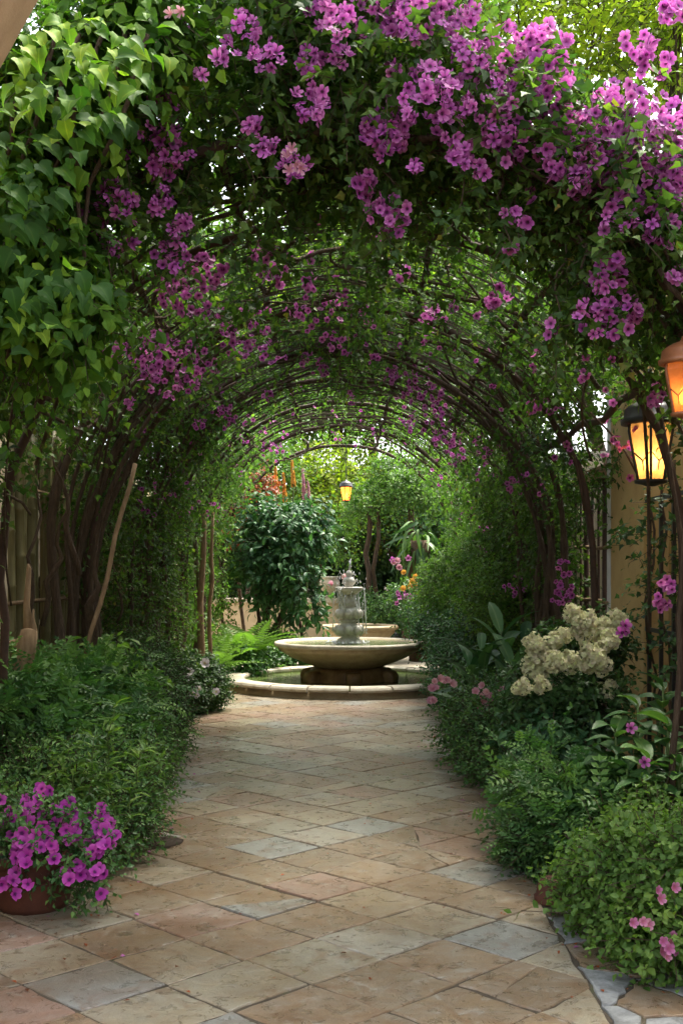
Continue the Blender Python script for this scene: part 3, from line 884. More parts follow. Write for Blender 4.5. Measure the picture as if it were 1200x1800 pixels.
def roof_vine(name, label, segs, mat, feet, base, twig='twig'):
    o = thing(name, label, 'vine', base)
    lv, st = [], []
    for si, (n, y0, y1, t0, t1, r0, r1, cl, cs, leaf, tm) in enumerate(segs):
        dr = R - 1.75 + (.03 if y0 > 6 and t0 > -.5 else 0)
        c, nor = shell(n, y0, y1, t0, t1, r0 + dr, r1 + dr, cl, cs)
        flip = np.where(rnd(len(c)) < (.4 if y0 < 6 or t0 < -.5 else .32), -1.0, 1.0)[:, None]
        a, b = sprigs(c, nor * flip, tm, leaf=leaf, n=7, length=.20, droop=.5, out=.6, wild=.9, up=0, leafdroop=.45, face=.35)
        if si == 0 and y0 < 6: lv.append(lift_leaves(o, *join(a), len(tm[0]), mat, 280))
        else: lv += a
        st += b
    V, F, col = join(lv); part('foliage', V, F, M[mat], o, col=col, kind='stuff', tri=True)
    V, F, col = join(st); part('twigs', V, F, M[twig], o, kind='stuff', tri=True)
    for (n, y0, y1, t0, t1, r0, r1, cl, cs, leaf, tm) in segs[:2]:      # bare runners under the leaves
        for k in range(16):
            ya, ta = y0 + (y1 - y0) * rnd(), max(.05, t0) + (min(pi - .05, t1) - max(.05, t0)) * rnd()
            yb, tb = ya + .7 * gau(), ta + .5 * gau(); p_ = []; w1, w2 = gau(2)
            for i in range(9):
                f = i / 8
                p_.append(arch_pt(ta + (tb - ta) * f + .05 * math.sin(5 * f + w1), R - .03 + .05 * math.sin(6 * f + w2), min(max(ya + (yb - ya) * f, 5.1), 18.5)))
            MB().tube(p_, .006 + .009 * rnd(), 5).out('runner', M['bark'], o, True)
    for (y, side, th, r0, off) in feet:
        vine_stem(y, side, th, .05 + .05 * rnd(), r0, off).out('stem', M['bark'], o, True)
    return o

pi = math.pi
vR = roof_vine('flowering_vine', 'magenta flowered vine mounded over the right front of the arbor',
    [(2800, 5.0, 6.4, .48, 1.7, 1.72, 2.12, 170, .16, .066, MS), (1650, 6.4, 9.2, .5, 1.7, 1.74, 2.1, 190, .16, .066, OV), (650, 5.0, 6.2, 1.35, 1.75, 2.1, 2.5, 45, .13, .062, MS)],
    'leaf_vine', [(5.05 + .13 * k, 1, 1.0 + .5 * rnd(), .018 + .01 * rnd(), .02 * gau()) for k in range(4)], (1.75, 6, 0))
vL = roof_vine('flowering_vine', 'magenta flowered vine across the left front of the arbor behind the ivy',
    [(3400, 5.0, 6.4, 1.5, pi + .1, 1.72, 2.35, 190, .16, .066, MS), (1700, 6.4, 9.2, 1.5, pi - .4, 1.74, 2.15, 200, .16, .066, OV), (700, 5.0, 6.2, 1.45, 2.3, 2.25, 2.65, 50, .15, .062, MS)],
    'leaf_vine', [(7.9 + .14 * k, -1, 1.1 + .6 * rnd(), .016 + .024 * rnd(), .08 * gau()) for k in range(11)], (-1.75, 8.2, 0))
vR2 = roof_vine('climbing_vine', 'dark leafy vine on the right middle of the tunnel with thick brown trunks',
    [(1200, 9.2, 11.2, .2, 1.75, 1.74, 2.15, 110, .17, .07, OV), (850, 11.2, 13.4, .2, 1.75, 1.74, 2.1, 80, .17, .07, OV), (1500, 11.0, 13.4, -1.0, .15, 1.55, 2.0, 90, .2, .065, OV), (300, 10.4, 11.4, -.25, .35, 1.65, 2.0, 30, .18, .065, OV), (1200, 10.2, 14.5, -.1, .8, 1.58, 1.85, 90, .2, .065, OV)],
    'leaf_vine', [(9.9 + .14 * k, 1, .9 + .8 * rnd(), .018 + .024 * rnd(), .10 * gau()) for k in range(12)], (1.75, 10.3, 0))
vL2 = roof_vine('climbing_vine', 'dark leafy vine on the left middle of the tunnel behind the trunk clump',
    [(1200, 9.2, 11.2, 1.45, pi - .1, 1.74, 2.15, 110, .17, .07, OV), (850, 11.2, 13.4, 1.45, pi - .1, 1.74, 2.1, 80, .17, .07, OV), (1400, 9.0, 14.5, pi - .8, pi + .1, 1.58, 1.85, 100, .2, .065, OV), (2000, 9.9, 13.2, pi + .05, pi + 1.0, 1.5, 1.95, 120, .2, .055, OV)],
    'leaf_vine', [(11.2 + .2 * k, -1, .9 + .8 * rnd(), .02 + .015 * rnd(), .05 * gau()) for k in range(6)], (-1.75, 11.5, 0))
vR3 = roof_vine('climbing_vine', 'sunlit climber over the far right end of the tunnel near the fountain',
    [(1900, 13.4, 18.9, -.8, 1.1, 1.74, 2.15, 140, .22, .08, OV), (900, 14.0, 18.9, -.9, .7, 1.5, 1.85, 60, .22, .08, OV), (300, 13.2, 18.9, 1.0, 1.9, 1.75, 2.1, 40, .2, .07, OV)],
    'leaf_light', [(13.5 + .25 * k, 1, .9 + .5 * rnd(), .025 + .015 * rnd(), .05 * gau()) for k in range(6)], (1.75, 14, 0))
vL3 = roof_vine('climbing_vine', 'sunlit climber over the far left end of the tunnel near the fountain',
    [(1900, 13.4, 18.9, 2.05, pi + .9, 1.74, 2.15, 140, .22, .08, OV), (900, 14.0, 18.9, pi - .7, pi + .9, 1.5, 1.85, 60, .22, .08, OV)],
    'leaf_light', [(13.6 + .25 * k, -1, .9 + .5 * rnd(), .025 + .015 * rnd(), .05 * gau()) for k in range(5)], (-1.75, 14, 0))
MB().tube(wander(P(152, 1150, 7.6), P(238, 815, 7.9), 8, .015), .016, 6).out('stem', M['bark_tan'], vL, True)
for (a, b, Y, r) in (((95, 800), (140, 1010), 7.7, .02), ((50, 1090), (75, 760), 7.6, .016), ((120, 870), (75, 1100), 7.5, .018), ((170, 960), (160, 1160), 7.7, .03)):
    MB().tube(wander(P(a[0], a[1], Y), P(b[0], b[1], Y + .2), 9, .03), [r * (.25 + .75 * min(1, i / 5)) if a[1] < b[1] else r * (1 - .7 * i / 9) for i in range(10)], 6).out('stem', M['bark'], vL, True)

# magenta blossoms: clusters seen in the photograph, each hung on the shell of the arbor
def shell_hit(px, py, rr):
    dx, dz = (px - HX) / FOC, (HY - py) / FOC
    best = None
    a = dx * dx + dz * dz; zc = CAMZ - SP
    b = 2 * dz * zc; c = zc * zc - rr * rr
    if a > 1e-9:
        D = b * b - 4 * a * c
        if D >= 0: best = (-b + math.sqrt(D)) / (2 * a)
    Y = best if best else 12.0
    if CAMZ + dz * Y < SP and abs(dx) > 1e-6: Y = rr / abs(dx)
    return Y
CL = [(560,20,30,5),(600,40,30,7),(640,30,40,10),(700,20,40,10),(740,25,50,14),(800,30,40,14),(820,90,30,8),(600,95,20,4),(545,110,25,5),(545,180,30,11),
 (690,120,12,2),(880,100,60,20),(960,80,40,14),(930,130,50,14),(850,170,55,14),(760,150,40,12),(690,205,35,10),(672,238,42,14),(745,180,40,9),(985,130,30,9),
 (790,215,30,6),(880,215,45,13),(905,250,40,11),(960,190,50,15),(1030,240,50,17),(1080,200,60,19),(1130,215,60,17),(970,290,30,9),(1060,270,50,15),
 (1140,270,60,18),(1180,300,40,14),(1160,350,50,18),(1100,380,50,15),(1150,400,40,12),(1080,330,40,11),(810,272,25,7),(845,300,12,2),(730,295,10,2),
 (933,345,10,1),(905,385,25,5),(898,435,10,2),(1020,300,30,6),(640,325,20,7),(655,355,20,6),(685,380,35,12),(1075,470,30,10),(1050,500,20,6),
 (1080,545,45,17),(1040,560,30,7),(1095,580,25,6),(1190,480,15,4),(1190,640,16,4),(1150,690,22,4),(1010,330,20,4),(1190,210,40,10),(1120,80,30,8),(1180,20,25,8),(1150,110,30,8),
 (400,95,22,6),(470,100,30,8),(350,130,8,2),(440,220,15,3),(465,250,20,4),(512,290,25,7),(280,180,25,7),(275,230,35,13),(290,265,35,13),(285,295,25,7),
 (215,260,20,4),(332,272,8,1),(205,350,35,12),(190,400,50,16),(100,390,15,5),(280,350,25,9),(320,400,20,8),(85,500,40,12),(70,520,20,6),(170,520,8,2),
 (137,580,10,3),(300,450,30,11),(330,500,55,26),(370,470,30,12),(480,480,25,9),(460,440,20,6),(250,60,30,5),(330,40,25,4),(430,50,30,6),
 (300,640,60,30),(270,620,40,15),(420,600,30,12),(345,640,45,20),(210,620,30,9),(230,710,10,3),(470,695,10,6),(400,735,20,5),(350,745,10,4),(545,640,20,6),(390,560,30,10),(450,560,30,8),(520,540,25,5),
 (740,680,40,20),(760,720,40,16),(800,790,20,9),(720,745,15,7),(690,660,15,7),(655,630,10,3),(770,770,15,6),(800,812,10,4),(850,780,25,8),(935,715,12,5),
 (570,650,10,5),(620,700,12,4),(880,520,20,6),(865,530,10,3),(760,560,20,4),(700,480,20,4),(910,850,20,7),(850,950,25,12),(905,1030,20,7),(985,1040,22,10),(990,1000,14,4),(1170,1030,12,4),(1163,1060,14,4),(1100,1105,8,3),
 (590,600,25,5),(640,560,25,4),(480,620,25,5),(1020,660,10,2),(970,580,15,2),(540,500,15,3)]
FL = {1: [], -1: []}; HANG = []
for (px, py, rad, n) in CL:
    Y0 = shell_hit(px, py, R - .17)
    if Y0 < 4.85 or py < 330 and Y0 < 6.2: Y0 = 4.72 + .2 * random.random()
    if Y0 < 8.5 and py < 600 and (px > 850 or (600 < px < 720 and py < 400) or (px < 350 and py < 460)) and (px, py) not in ((880, 520), (865, 530)):
        Y0 = 4.95 + .15 * random.random()
        if py > 300: HANG.append((px, py, rad, Y0))
    p0 = P(px, py, Y0)
    for k in range(int(n * (3.0 if py < 330 and px > 540 else 2.2))):
        a, q = random.random() * 6.28, math.sqrt(random.random())
        dpx, dpy = rad * q * math.cos(a), rad * q * math.sin(a)
        Yk = Y0 + random.uniform(-.10, .16)
        FL[1 if px > 575 else -1].append(P(px + dpx, py + dpy, Yk))
def crumple(t, s=.03):
    return (t[0] + gau(*t[0].shape) * s * t[2][:, None], t[1], t[2])
for _ in range(75):
    Yc = 6.3 + 10.5 * random.random() ** 1.1; th = .25 + (pi - .5) * random.random()
    p0 = arch_pt(th, R - .07, Yc)
    for k in range(random.randint(2, 8)):
        FL[1 if p0[0] > -.05 else -1].append(p0 + gau(3) * .075)
bl_mesh = [tmpl_mesh('blossom', crumple(T_flower(5, c_, w_)), 'petal_magenta', .13 * i) for i, (c_, w_) in enumerate(((.2, .30), (.32, .28), (.1, .32), (.5, .27), (.25, .26), (.38, .31), (-.1, .29)))]
bud_v, bud_f, bud_g = T_flower(5, 1.5, .2)
bud_v = bud_v * np.array((.35, .35, .6))
bl_mesh += [tmpl_mesh('blossom', crumple((bud_v, bud_f, bud_g)), 'petal_magenta', .3), tmpl_mesh('blossom', crumple(T_flower(5, -.35, .22), .07), 'petal_magenta', .8)]
def blossoms(o, pts, size, limit=300, spread=.7):
    pts = sorted(pts, key=lambda p: p[1])
    for p in pts[:limit]:
        d = Vector((random.gauss(0, spread), -1.0 + random.gauss(0, .35), random.gauss(.05, spread * .8)))
        piece('blossom', random.choice(bl_mesh), o, p, euler_facing(d), size * random.uniform(.75, 1.15))
    rest = np.array(pts[limit:])
    if len(rest):
        n = len(rest); z = nrm(gau(n, 3) * .7 + np.array((0, -.9, 0))); y = np.cross(z, gau(n, 3))
        V, F, col = place(PETAL, rest, y, z, size * (.75 + .4 * rnd(n)))
        part('far_blossoms', V, F, M['petal_magenta'], o, col=col, kind='stuff', tri=True)
for side, vo in ((1, vR), (-1, vL)):       # drooping strands that carry the low clusters
    lv, st = [], []
    for _ in range(20):
        Yk = 5.0 + 3.5 * random.random() ** 1.6; th = (.45 + 1.1 * random.random()) if side > 0 else pi - (.4 + 1.1 * random.random())
        top = arch_pt(th, R + .05, Yk); low = arch_pt(th + random.gauss(0, .08), R - .15 - .25 * random.random(), Yk - .15); low[2] -= .12 + .15 * random.random()
        w = wander(top, low, 8, .03); MB().tube(w, [.005 - .0004 * i for i in range(9)], 4).out('strand', M['bark'], vo, True)
        pts = np.repeat(np.array(w[2:]), 2, 0) + gau(14, 3) * .025
        x_, y_ = sprigs(pts, nrm(gau(14, 3) + np.array((0, -.3, 0))), MS, leaf=.058, n=5, length=.13, droop=.5, leafdroop=.5, up=0)
        lv += x_; st += y_
    for (px, py, rad, Y0) in HANG:
        if (px > 575) != (side > 0): continue
        top = P(px + random.uniform(-25, 25), py - 150, Y0 + .25); low = P(px, py + rad * .7, Y0 + .05)
        w = wander(top, low, 8, .03)
        MB().tube(w, [.006 - .0004 * i for i in range(9)], 5).out('strand', M['bark'], vo, True)
        pts = np.repeat(np.array(w[2:]), 3, 0) + gau(21, 3) * .03
        x_, y_ = sprigs(pts, nrm(gau(21, 3) + np.array((0, -.3, 0))), MS, leaf=.06, n=5, length=.14, droop=.5, leafdroop=.5, up=0)
        lv += x_; st += y_
    V, F, col = join(lv); part('hanging_foliage', V, F, M['leaf_vine'], vo, col=col, kind='stuff', tri=True)
    V, F, col = join(st); part('hanging_twigs', V, F, M['twig'], vo, kind='stuff', tri=True)
blossoms(vR, FL[1], .054); blossoms(vL, FL[-1], .054)

pb_ = tmpl_mesh('blossom', crumple(T_flower(5, .5, .25)), 'petal_rose')
for (px, py) in ((505, 275), (512, 262), (520, 290), (528, 296), (508, 300), (300, 25), (318, 20)):
    piece('blossom', pb_, vL, P(px, py, 4.75), euler_facing((random.gauss(0, .5), -1, random.gauss(0, .4))), .05)
# broad ivy hanging in front, top left
iv = thing('ivy', 'broad leaved green ivy cascading at the top left corner', 'ivy', (-1.75, 4.6, 0))
im = [tmpl_mesh('leaf', T_ivy(i), 'leaf_ivy', r) for i, r in enumerate((.05, .25, .45, .7, .9, 1.0))]
cand = []
for (px, py, rx, ry, n) in ((130, 130, 120, 100, 75), (60, 260, 100, 130, 75), (190, 140, 70, 90, 40), (40, 420, 70, 130, 50), (110, 540, 80, 90, 24), (30, 560, 60, 70, 16), (250, 90, 50, 60, 10)):
    for _ in range(n):
        a, q = random.random() * 6.28, math.sqrt(random.random())
        x_, y_ = px + rx * q * math.cos(a), py + ry * q * math.sin(a)
        cand.append(P(x_, y_, 4.25 + .5 * random.random()))
for p in cand[:300]:
    d = nrm(np.array((.55 + random.gauss(0, .55), -.35 + random.gauss(0, .35), -.75 + random.gauss(0, .3))))
    z = nrm(np.array((random.gauss(.1, .3), -.75, .75 + random.gauss(0, .3)))); x = nrm(np.cross(d, z)); z = np.cross(x, d)
    rot = Matrix((x, d, z)).transposed().to_euler()
    w = min(1, max(0, (p[2] - 2.6) / 1.0)); k = min(5, max(0, int(random.gauss(.7 + 3.2 * w ** 1.6, 1.5))))  # higher leaves take lighter tones: light on the ivy top painted as leaf colour
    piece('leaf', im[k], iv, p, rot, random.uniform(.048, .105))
c, nor = on_blobs([(*P(110, 170, 5.0), .34, .2, .32), (*P(40, 420, 4.95), .28, .2, .42), (*P(90, 540, 4.95), .25, .2, .22), (*P(250, 60, 5.0), .25, .2, .2)], 900, .2)
foliage(iv, c, nor, 'leaf_ivy', T_oval(.36, .1, .18), leaf=.085, n=6, length=.22, droop=.6, leafdroop=.7, up=0)
for k in range(6):
    MB().tube(wander(P(-80 + 30 * k, 640, 4.9), P(60 + 40 * k, 60, 4.7), 9, .05), .010, 5).out('stem', M['bark'], iv, True)

# ------------------------------------------------------------------ lanterns
def lantern(name, label, c, s, metal, glass, arm_to=None, lit=0.0, chain=0.0):
    """c = middle of the glass; s = overall scale (1: 0.36 m tall glass)"""
    x, y, z = c
    o = thing(name, label, 'lantern', (x, y, z))
    N = 6; rt, rb, h = .145 * s, .088 * s, .36 * s
    def ring(r, zz): return [(x + r * math.cos(2 * pi * k / N + .26), y + r * math.sin(2 * pi * k / N + .26), zz) for k in range(N)]
    rows = [ring(rb, z - h / 2), ring(rb * 1.12, z - h * .32), ring((rt + rb) / 2 * 1.06, z), ring(rt * 1.03, z + h * .35), ring(rt, z + h / 2)]
    for k in range(N):
        V, F = [], []
        for rw in rows: V += [rw[k], rw[(k + 1) % N]]
        F = [(2 * i, 2 * i + 1, 2 * i + 3, 2 * i + 2) for i in range(4)]
        cc = np.array((x, y, z)); V = [cc + (np.array(v) - cc) * np.array((.97, .97, 1)) for v in V]
        part('glass_pane', V, F, glass, o)
    cage = MB()
    for k in range(N): cage.tube([np.array(rw[k]) for rw in rows], .009 * s, 5)
    cage.out('cage_rib', metal, o, True)
    for k in range(N):                     # bent wire ornament across each pane
        a, b = np.array(rows[1][k]), np.array(rows[1][(k + 1) % N]); e, f = np.array(rows[2][k]), np.array(rows[2][(k + 1) % N])
        MB().tube([e, (a + b + e + f) / 4, (a + b) / 2, (a + b + e + f) / 4 + (f - e) * .02, f], .005 * s, 4).out('ornament', metal, o, True)
    MB().lathe([(0, -.5 * h - .03 * s), (.03 * s, -.5 * h - .03 * s), (rb * .6, -.5 * h - .02 * s), (rb * 1.12, -.5 * h - .012 * s), (rb * 1.15, -.5 * h + .008 * s), (rb * .9, -.5 * h + .012 * s)], (x, y, z), 24).out('base_ring', metal, o, True)
    cap = MB().lathe([(rt * .98, h * .5 - .012 * s), (rt * 1.25, h * .5 - .008 * s), (rt * 1.28, h * .5 + .02 * s), (rt * 1.15, h * .5 + .03 * s), (rt * 1.1, h * .5 + .085 * s), (rt * .95, h * .5 + .105 * s),
                (rt * .6, h * .5 + .135 * s), (rt * .22, h * .5 + .155 * s), (.02 * s, h * .5 + .19 * s), (0, h * .5 + .195 * s)], (x, y, z), 28).out('cap', metal, o, True)
    top = z + h * .5 + .19 * s
    MB().lathe([(0, -.12 * s), (.03 * s, -.11 * s), (.045 * s, -.06 * s), (.03 * s, 0), (0, .02 * s)], (x, y, z), 14).out('bulb', M['bulb'] if lit else metal, o, True)
    if arm_to is not None:
        a = np.array(arm_to)
        MB().tube([(x, y, top - .02), (x, y, top + .06 * s), (x + (a[0] - x) * .3, y, top + .13 * s), (a[0] - .02, a[1], top + .05), (a[0], a[1], top - .12)], .012 * s, 6).out('bracket', metal, o, True)
        MB().box((a[0] - .02, a[1] - .05, top - .25), (a[0] + .0, a[1] + .05, top + .12)).out('wall_plate', metal, o)
    if chain:
        n = int(chain / .05)
        for k in range(n):
            zz = top + .01 + k * chain / n
            w = .011
            pts = [(x + (w * math.cos(t) if k % 2 else 0), y + (0 if k % 2 else w * math.cos(t)), zz + .024 + .027 * math.sin(t)) for t in np.linspace(0, 2 * pi, 9)]
            MB().tube(pts, .0055, 4, False).out('chain_link', metal, o, True)
    if lit:
        L = bpy.data.lights.new('lantern_light', 'POINT'); L.energy = lit; L.color = (1.0, .62, .26); L.shadow_soft_size = .05
        lo = bpy.data.objects.new('lantern_light', L); C.objects.link(lo); lo.parent = o; lo.location = (0, 0, -.03 * s)
    return o
lantern('wall_lantern', 'lit black iron wall lantern with amber glass on the yellow wall', P(1143, 795, 7.0), .97, M['iron'], M['glass_amber'], (2.378, 7.0), 6.0)
lantern('wall_lantern', 'brown glass lantern cut off by the right edge above the black one', P(1203, 683, 5.1), .62, M['copper'], M['glass_brown'], (2.378, 5.1), .2)
hl = P(608, 868, 18.7)
lantern('hanging_lantern', 'small orange glass lantern hanging on a chain above the fountain', hl, .62, M['iron'], M['glass_orange'], None, 2.0, chain=max(.2, SP + R - hl[2] - .23))

# ------------------------------------------------------------------ potted petunias
PX, PY = -1.43, 5.42
o = thing('terracotta_pot', 'dark terracotta pot on the paving at the left edge', 'pot', (PX, PY, .03))
MB().lathe([(0, .032), (.15, .032), (.165, .06), (.20, .20), (.215, .25)], (PX, PY, 0), 32).out('body', M['terracotta'], o, True)
MB().lathe([(.213, .25), (.235, .252), (.238, .295), (.225, .30), (.205, .297), (.20, .26), (0, .255)], (PX, PY, 0), 32).out('rim', M['terracotta'], o, True)
pb = [(PX + .06, PY - .02, .36, .34, .30, .17), (PX + .22, PY - .06, .24, .20, .2, .15), (PX - .12, PY, .38, .3, .28, .18), (PX + .05, PY + .1, .40, .3, .25, .17), (PX + .27, PY - .05, .15, .13, .14, .1)]
o = shrub('petunia_plant', 'mound of magenta petunias spilling from the terracotta pot', 'petunias', pb, 'leaf_mid', OV, 520, base=(PX, PY, .27), leaf=.04, n=6, length=.10, droop=.3)
pm = [tmpl_mesh('blossom', crumple(T_flower(5, c, .4, .12), .035), 'petal_petunia', .13 * i) for i, c in enumerate((.10, .18, .26, .35, .05, .22, .6))]
k = 0
for (px, py, rx, ry, n) in ((40, 1440, 75, 40, 26), (120, 1470, 85, 50, 26), (40, 1510, 60, 45, 14), (175, 1465, 35, 40, 12), (125, 1535, 30, 20, 7), (75, 1395, 20, 10, 3), (175, 1550, 12, 25, 5), (110, 1430, 80, 30, 8), (30, 1560, 35, 20, 4)):
    for _ in range(n):
        a, q = random.random() * 6.28, math.sqrt(random.random())
        x_, y_ = px + rx * q * math.cos(a), py + ry * q * math.sin(a)
        Yk = 5.10 + .28 * max(0, (1520 - y_) / 130) + random.uniform(-.04, .04) + .0012 * abs(x_ - 60) * .6
        piece('blossom', random.choice(pm), o, P(x_, y_, Yk), euler_facing((random.gauss(.1, .45), -1 + random.gauss(0, .2), .5 + random.gauss(0, .35))), random.uniform(.052, .068)); k += 1
o = thing('terracotta_pot', 'small upturned terracotta pot half hidden in the right border', 'pot', (*P(968, 1590, 5.5)[:2], .03))
q = P(968, 1590, 5.5)
MB().lathe([(.078, .0), (.082, .03), (.07, .035), (.066, .07), (.052, .105), (.025, .12), (0, .122)], (q[0], q[1], .03), 24).out('body', M['terracotta'], o, True)

# ------------------------------------------------------------------ left border
PN = T_pinnate()
def B(px, py, Y, rx, ry, rz): return (*P(px, py, Y), rx, ry, rz)
lb = []
for (px, py, Y, r) in ((190, 1420, 6.5, .24), (130, 1380, 6.6, .28), (210, 1365, 7.1, .25), (230, 1310, 7.9, .26), (80, 1400, 6.2, .25), (218, 1445, 6.3, .14), (165, 1475, 6.1, .16), (240, 1330, 8.4, .26), (170, 1340, 7.4, .3)):
    lb.append(B(px, py, Y, r, r, r * .95))
shrub('border_shrub', 'low fine leaved green shrub behind the petunias, spilling on the paving', 'shrub', lb, 'leaf_mid', SM, 3900, leaf=.036, n=10, length=.2, droop=.2, wild=1.2, up=.3)
lb = [B(70, 1290, 7.0, .32, .3, .3), (*P(20, 1350, 6.6), .3, .3, .32), B(130, 1250, 7.5, .28, .3, .26), B(150, 1310, 7.3, .25, .3, .28), B(20, 1280, 6.8, .3, .3, .34), B(205, 1250, 8.0, .2, .25, .22)]
shrub('pinnate_shrub', 'leafy shrub with long divided leaves below the bamboo screen', 'shrub', lb, 'leaf_mid', PN, 520, leaf=.25, n=3, length=.26, droop=.2, stem_r=.004, leafdroop=.15, face=.8)
lb = [B(255, 1240, 9.0, .26, .4, .32), B(215, 1200, 9.2, .28, .4, .28), B(275, 1280, 9.6, .2, .4, .26), B(235, 1190, 9.8, .3, .4, .26), B(270, 1205, 10.6, .24, .5, .26), B(262, 1270, 8.7, .22, .3, .24)]
shrub('border_shrub', 'dark feathery shrub at the middle of the left border', 'shrub', lb, 'leaf_dark', SM, 4200, leaf=.036, n=10, length=.2, droop=.15, wild=1.1, up=.35)
o = shrub('clipped_shrub', 'rounded dark green shrub with white flowers at the far left path edge', 'shrub',
    [B(360, 1200, 12.9, .22, .24, .28), B(342, 1215, 12.6, .16, .2, .24), B(378, 1218, 13.0, .13, .2, .22), B(330, 1190, 13, .23, .25, .26)], 'leaf_dark', OV, 1300, leaf=.05, n=7, length=.12)
wm = tmpl_mesh('blossom', T_flower(5, .25, .36), 'petal_white')
for (px, py, Y) in ((320, 1184, 12.3), (326, 1190, 12.3), (312, 1188, 12.2), (350, 1212, 12.2), (345, 1222, 12.2), (338, 1218, 12.2), (380, 1216, 12.5), (360, 1166, 12.6), (333, 1180, 12.3)):
    piece('blossom', wm, o, P(px, py, Y), euler_facing((random.gauss(0, .5), -1, .4)), random.uniform(.07, .11))
o = thing('tall_herb', 'pale green upright herb with narrow leaves rising above the left border', 'herb', (*P(170, 1500, 6.1)[:2], 0))
for (a, b) in (((150, 1400), (203, 1255)), ((205, 1390), (188, 1300)), ((140, 1400), (120, 1330)), ((215, 1400), (250, 1330)), ((165, 1410), (165, 1310))):
    st = wander(P(a[0], 1480, 5.95), P(b[0], b[1] - 10, 5.8), 10, .015)
    MB().tube(st, [.006 - .0004 * i for i in range(11)], 5).out('stem', M['stem_green'], o, True)
    S = np.array(st[3:]); S = np.repeat(S, 5, 0) + gau(len(S) * 5, 3) * .008
    n = len(S); ang = rnd(n) * 6.28
    yd = np.stack([np.cos(ang), np.sin(ang), .5 + .3 * gau(n)], 1)
    V, F, col = place(T_oval(.13, .04, .25), S, yd, np.tile((0, 0, 1.0), (n, 1)) + gau(n, 3) * .2, .10 * (.6 + .6 * rnd(n)))
    part('leaves', V, F, M['leaf_light'], o, col=col, tri=True, kind='stuff')
shrub('leafy_perennial', 'clump of mid green oval leaves beneath the vine trunks on the left', 'plant', [B(170, 1200, 8.0, .22, .2, .2), B(110, 1215, 7.8, .2, .2, .2), B(225, 1225, 8.2, .18, .2, .2)], 'leaf_light', T_oval(.26), 130, leaf=.11, n=6, length=.22, droop=.2, stem_r=.004, up=.5)
shrub('leafy_perennial', 'yellowish small leaved clump in the low left border above the petunias', 'plant', [B(120, 1400, 6.0, .16, .15, .15), B(235, 1385, 6.6, .15, .15, .18)], 'leaf_light', T_oval(.2), 150, leaf=.06, n=7, length=.17, droop=.2, up=.6)
shrub('leafy_perennial', 'dark oval leaved clump between the hydrangea and the rose shrub', 'plant', [B(930, 1290, 7.9, .2, .2, .22), B(970, 1330, 7.2, .2, .2, .2)], 'leaf_blue', T_oval(.26), 150, leaf=.10, n=6, length=.2, droop=.2, stem_r=.004, up=.5)
# gnarled grey stump, left edge
o = thing('gnarled_stump', 'gnarled pale vine stump with cut arms at the left edge', 'stump', (*P(45, 1400, 7.0)[:2], 0))
for pts, rr in (([(30, 1420), (28, 1300), (32, 1210), (50, 1140), (52, 1110)], [.05, .04, .045, .06, .05]), ([(50, 1135), (25, 1140), (5, 1165), (-10, 1180)], [.05, .04, .03, .028]),
                ([(52, 1120), (45, 1060), (50, 1000)], [.035, .02, .015]), ([(50, 1130), (62, 1110), (60, 1080)], [.04, .03, .012])):
    MB().tube([P(a, b, 7.0) + gau(3) * .008 for a, b in pts] + [P(*pts[-1], 7.0) + (0, 0, .03)], rr + [.004], 8).out('limb', M['bark_tan'], o, True)

# ------------------------------------------------------------------ right border
rb_ = [B(1130, 1560, 4.9, .24, .25, .26), B(1185, 1530, 5.0, .24, .25, .2), B(1080, 1600, 4.95, .17, .2, .18), B(1180, 1650, 4.5, .2, .2, .18), B(1110, 1525, 5.2, .22, .25, .18), B(1140, 1640, 4.7, .17, .2, .17), B(1200, 1570, 4.6, .2, .2, .25), B(1050, 1560, 5.2, .16, .2, .18), B(1150, 1450, 5.5, .14, .2, .12)]
o = shrub('flowering_shrub', 'bright green small leaved shrub with pink blooms in the right foreground', 'shrub', rb_, 'leaf_light', T_oval(.36), 2500, leaf=.042, n=7, length=.13, droop=.15, up=.3, solo=300)
c_, n_ = on_blobs(rb_, 90, .8); foliage(o, c_, n_, 'leaf_light', T_oval(.3), leaf=.05, n=8, length=.30, droop=.3, up=.6, wild=1.0)
pk = tmpl_mesh('blossom', T_flower(5, .35, .36), 'petal_pink')
for (px, py) in ((1155, 1565), (1160, 1580), (1185, 1560), (1112, 1622), (1138, 1625), (1165, 1655), (1182, 1645), (1175, 1668), (1162, 1672), (1172, 1682), (1188, 1672), (1178, 1655), (1130, 1620)):
    piece('blossom', pk, o, P(px, py, 4.22 + .1 * random.random()), euler_facing((random.gauss(0, .5), -1, .3)), random.uniform(.032, .046))
shrub('border_shrub', 'low dark green mound at the path edge beside the upturned pot', 'shrub', [B(950, 1490, 6.1, .17, .2, .2), B(985, 1470, 6.2, .2, .2, .22), B(935, 1510, 6.15, .12, .15, .14), B(1010, 1530, 5.9, .15, .15, .14), B(960, 1420, 6.6, .2, .2, .22)], 'leaf_dark', SM, 1500, leaf=.036, n=8, length=.13)
shrub('pinnate_shrub', 'arching shrub with toothed divided leaves in the right border', 'shrub', [B(990, 1430, 6.2, .22, .22, .17), B(1060, 1455, 5.9, .2, .22, .15), B(1040, 1480, 5.9, .22, .22, .18), B(945, 1390, 6.7, .17, .2, .16)], 'leaf_mid', T_pinnate(4, .09, .34), 300, leaf=.17, n=4, length=.2, droop=.2, stem_r=.004, face=.8, leafdroop=.1)

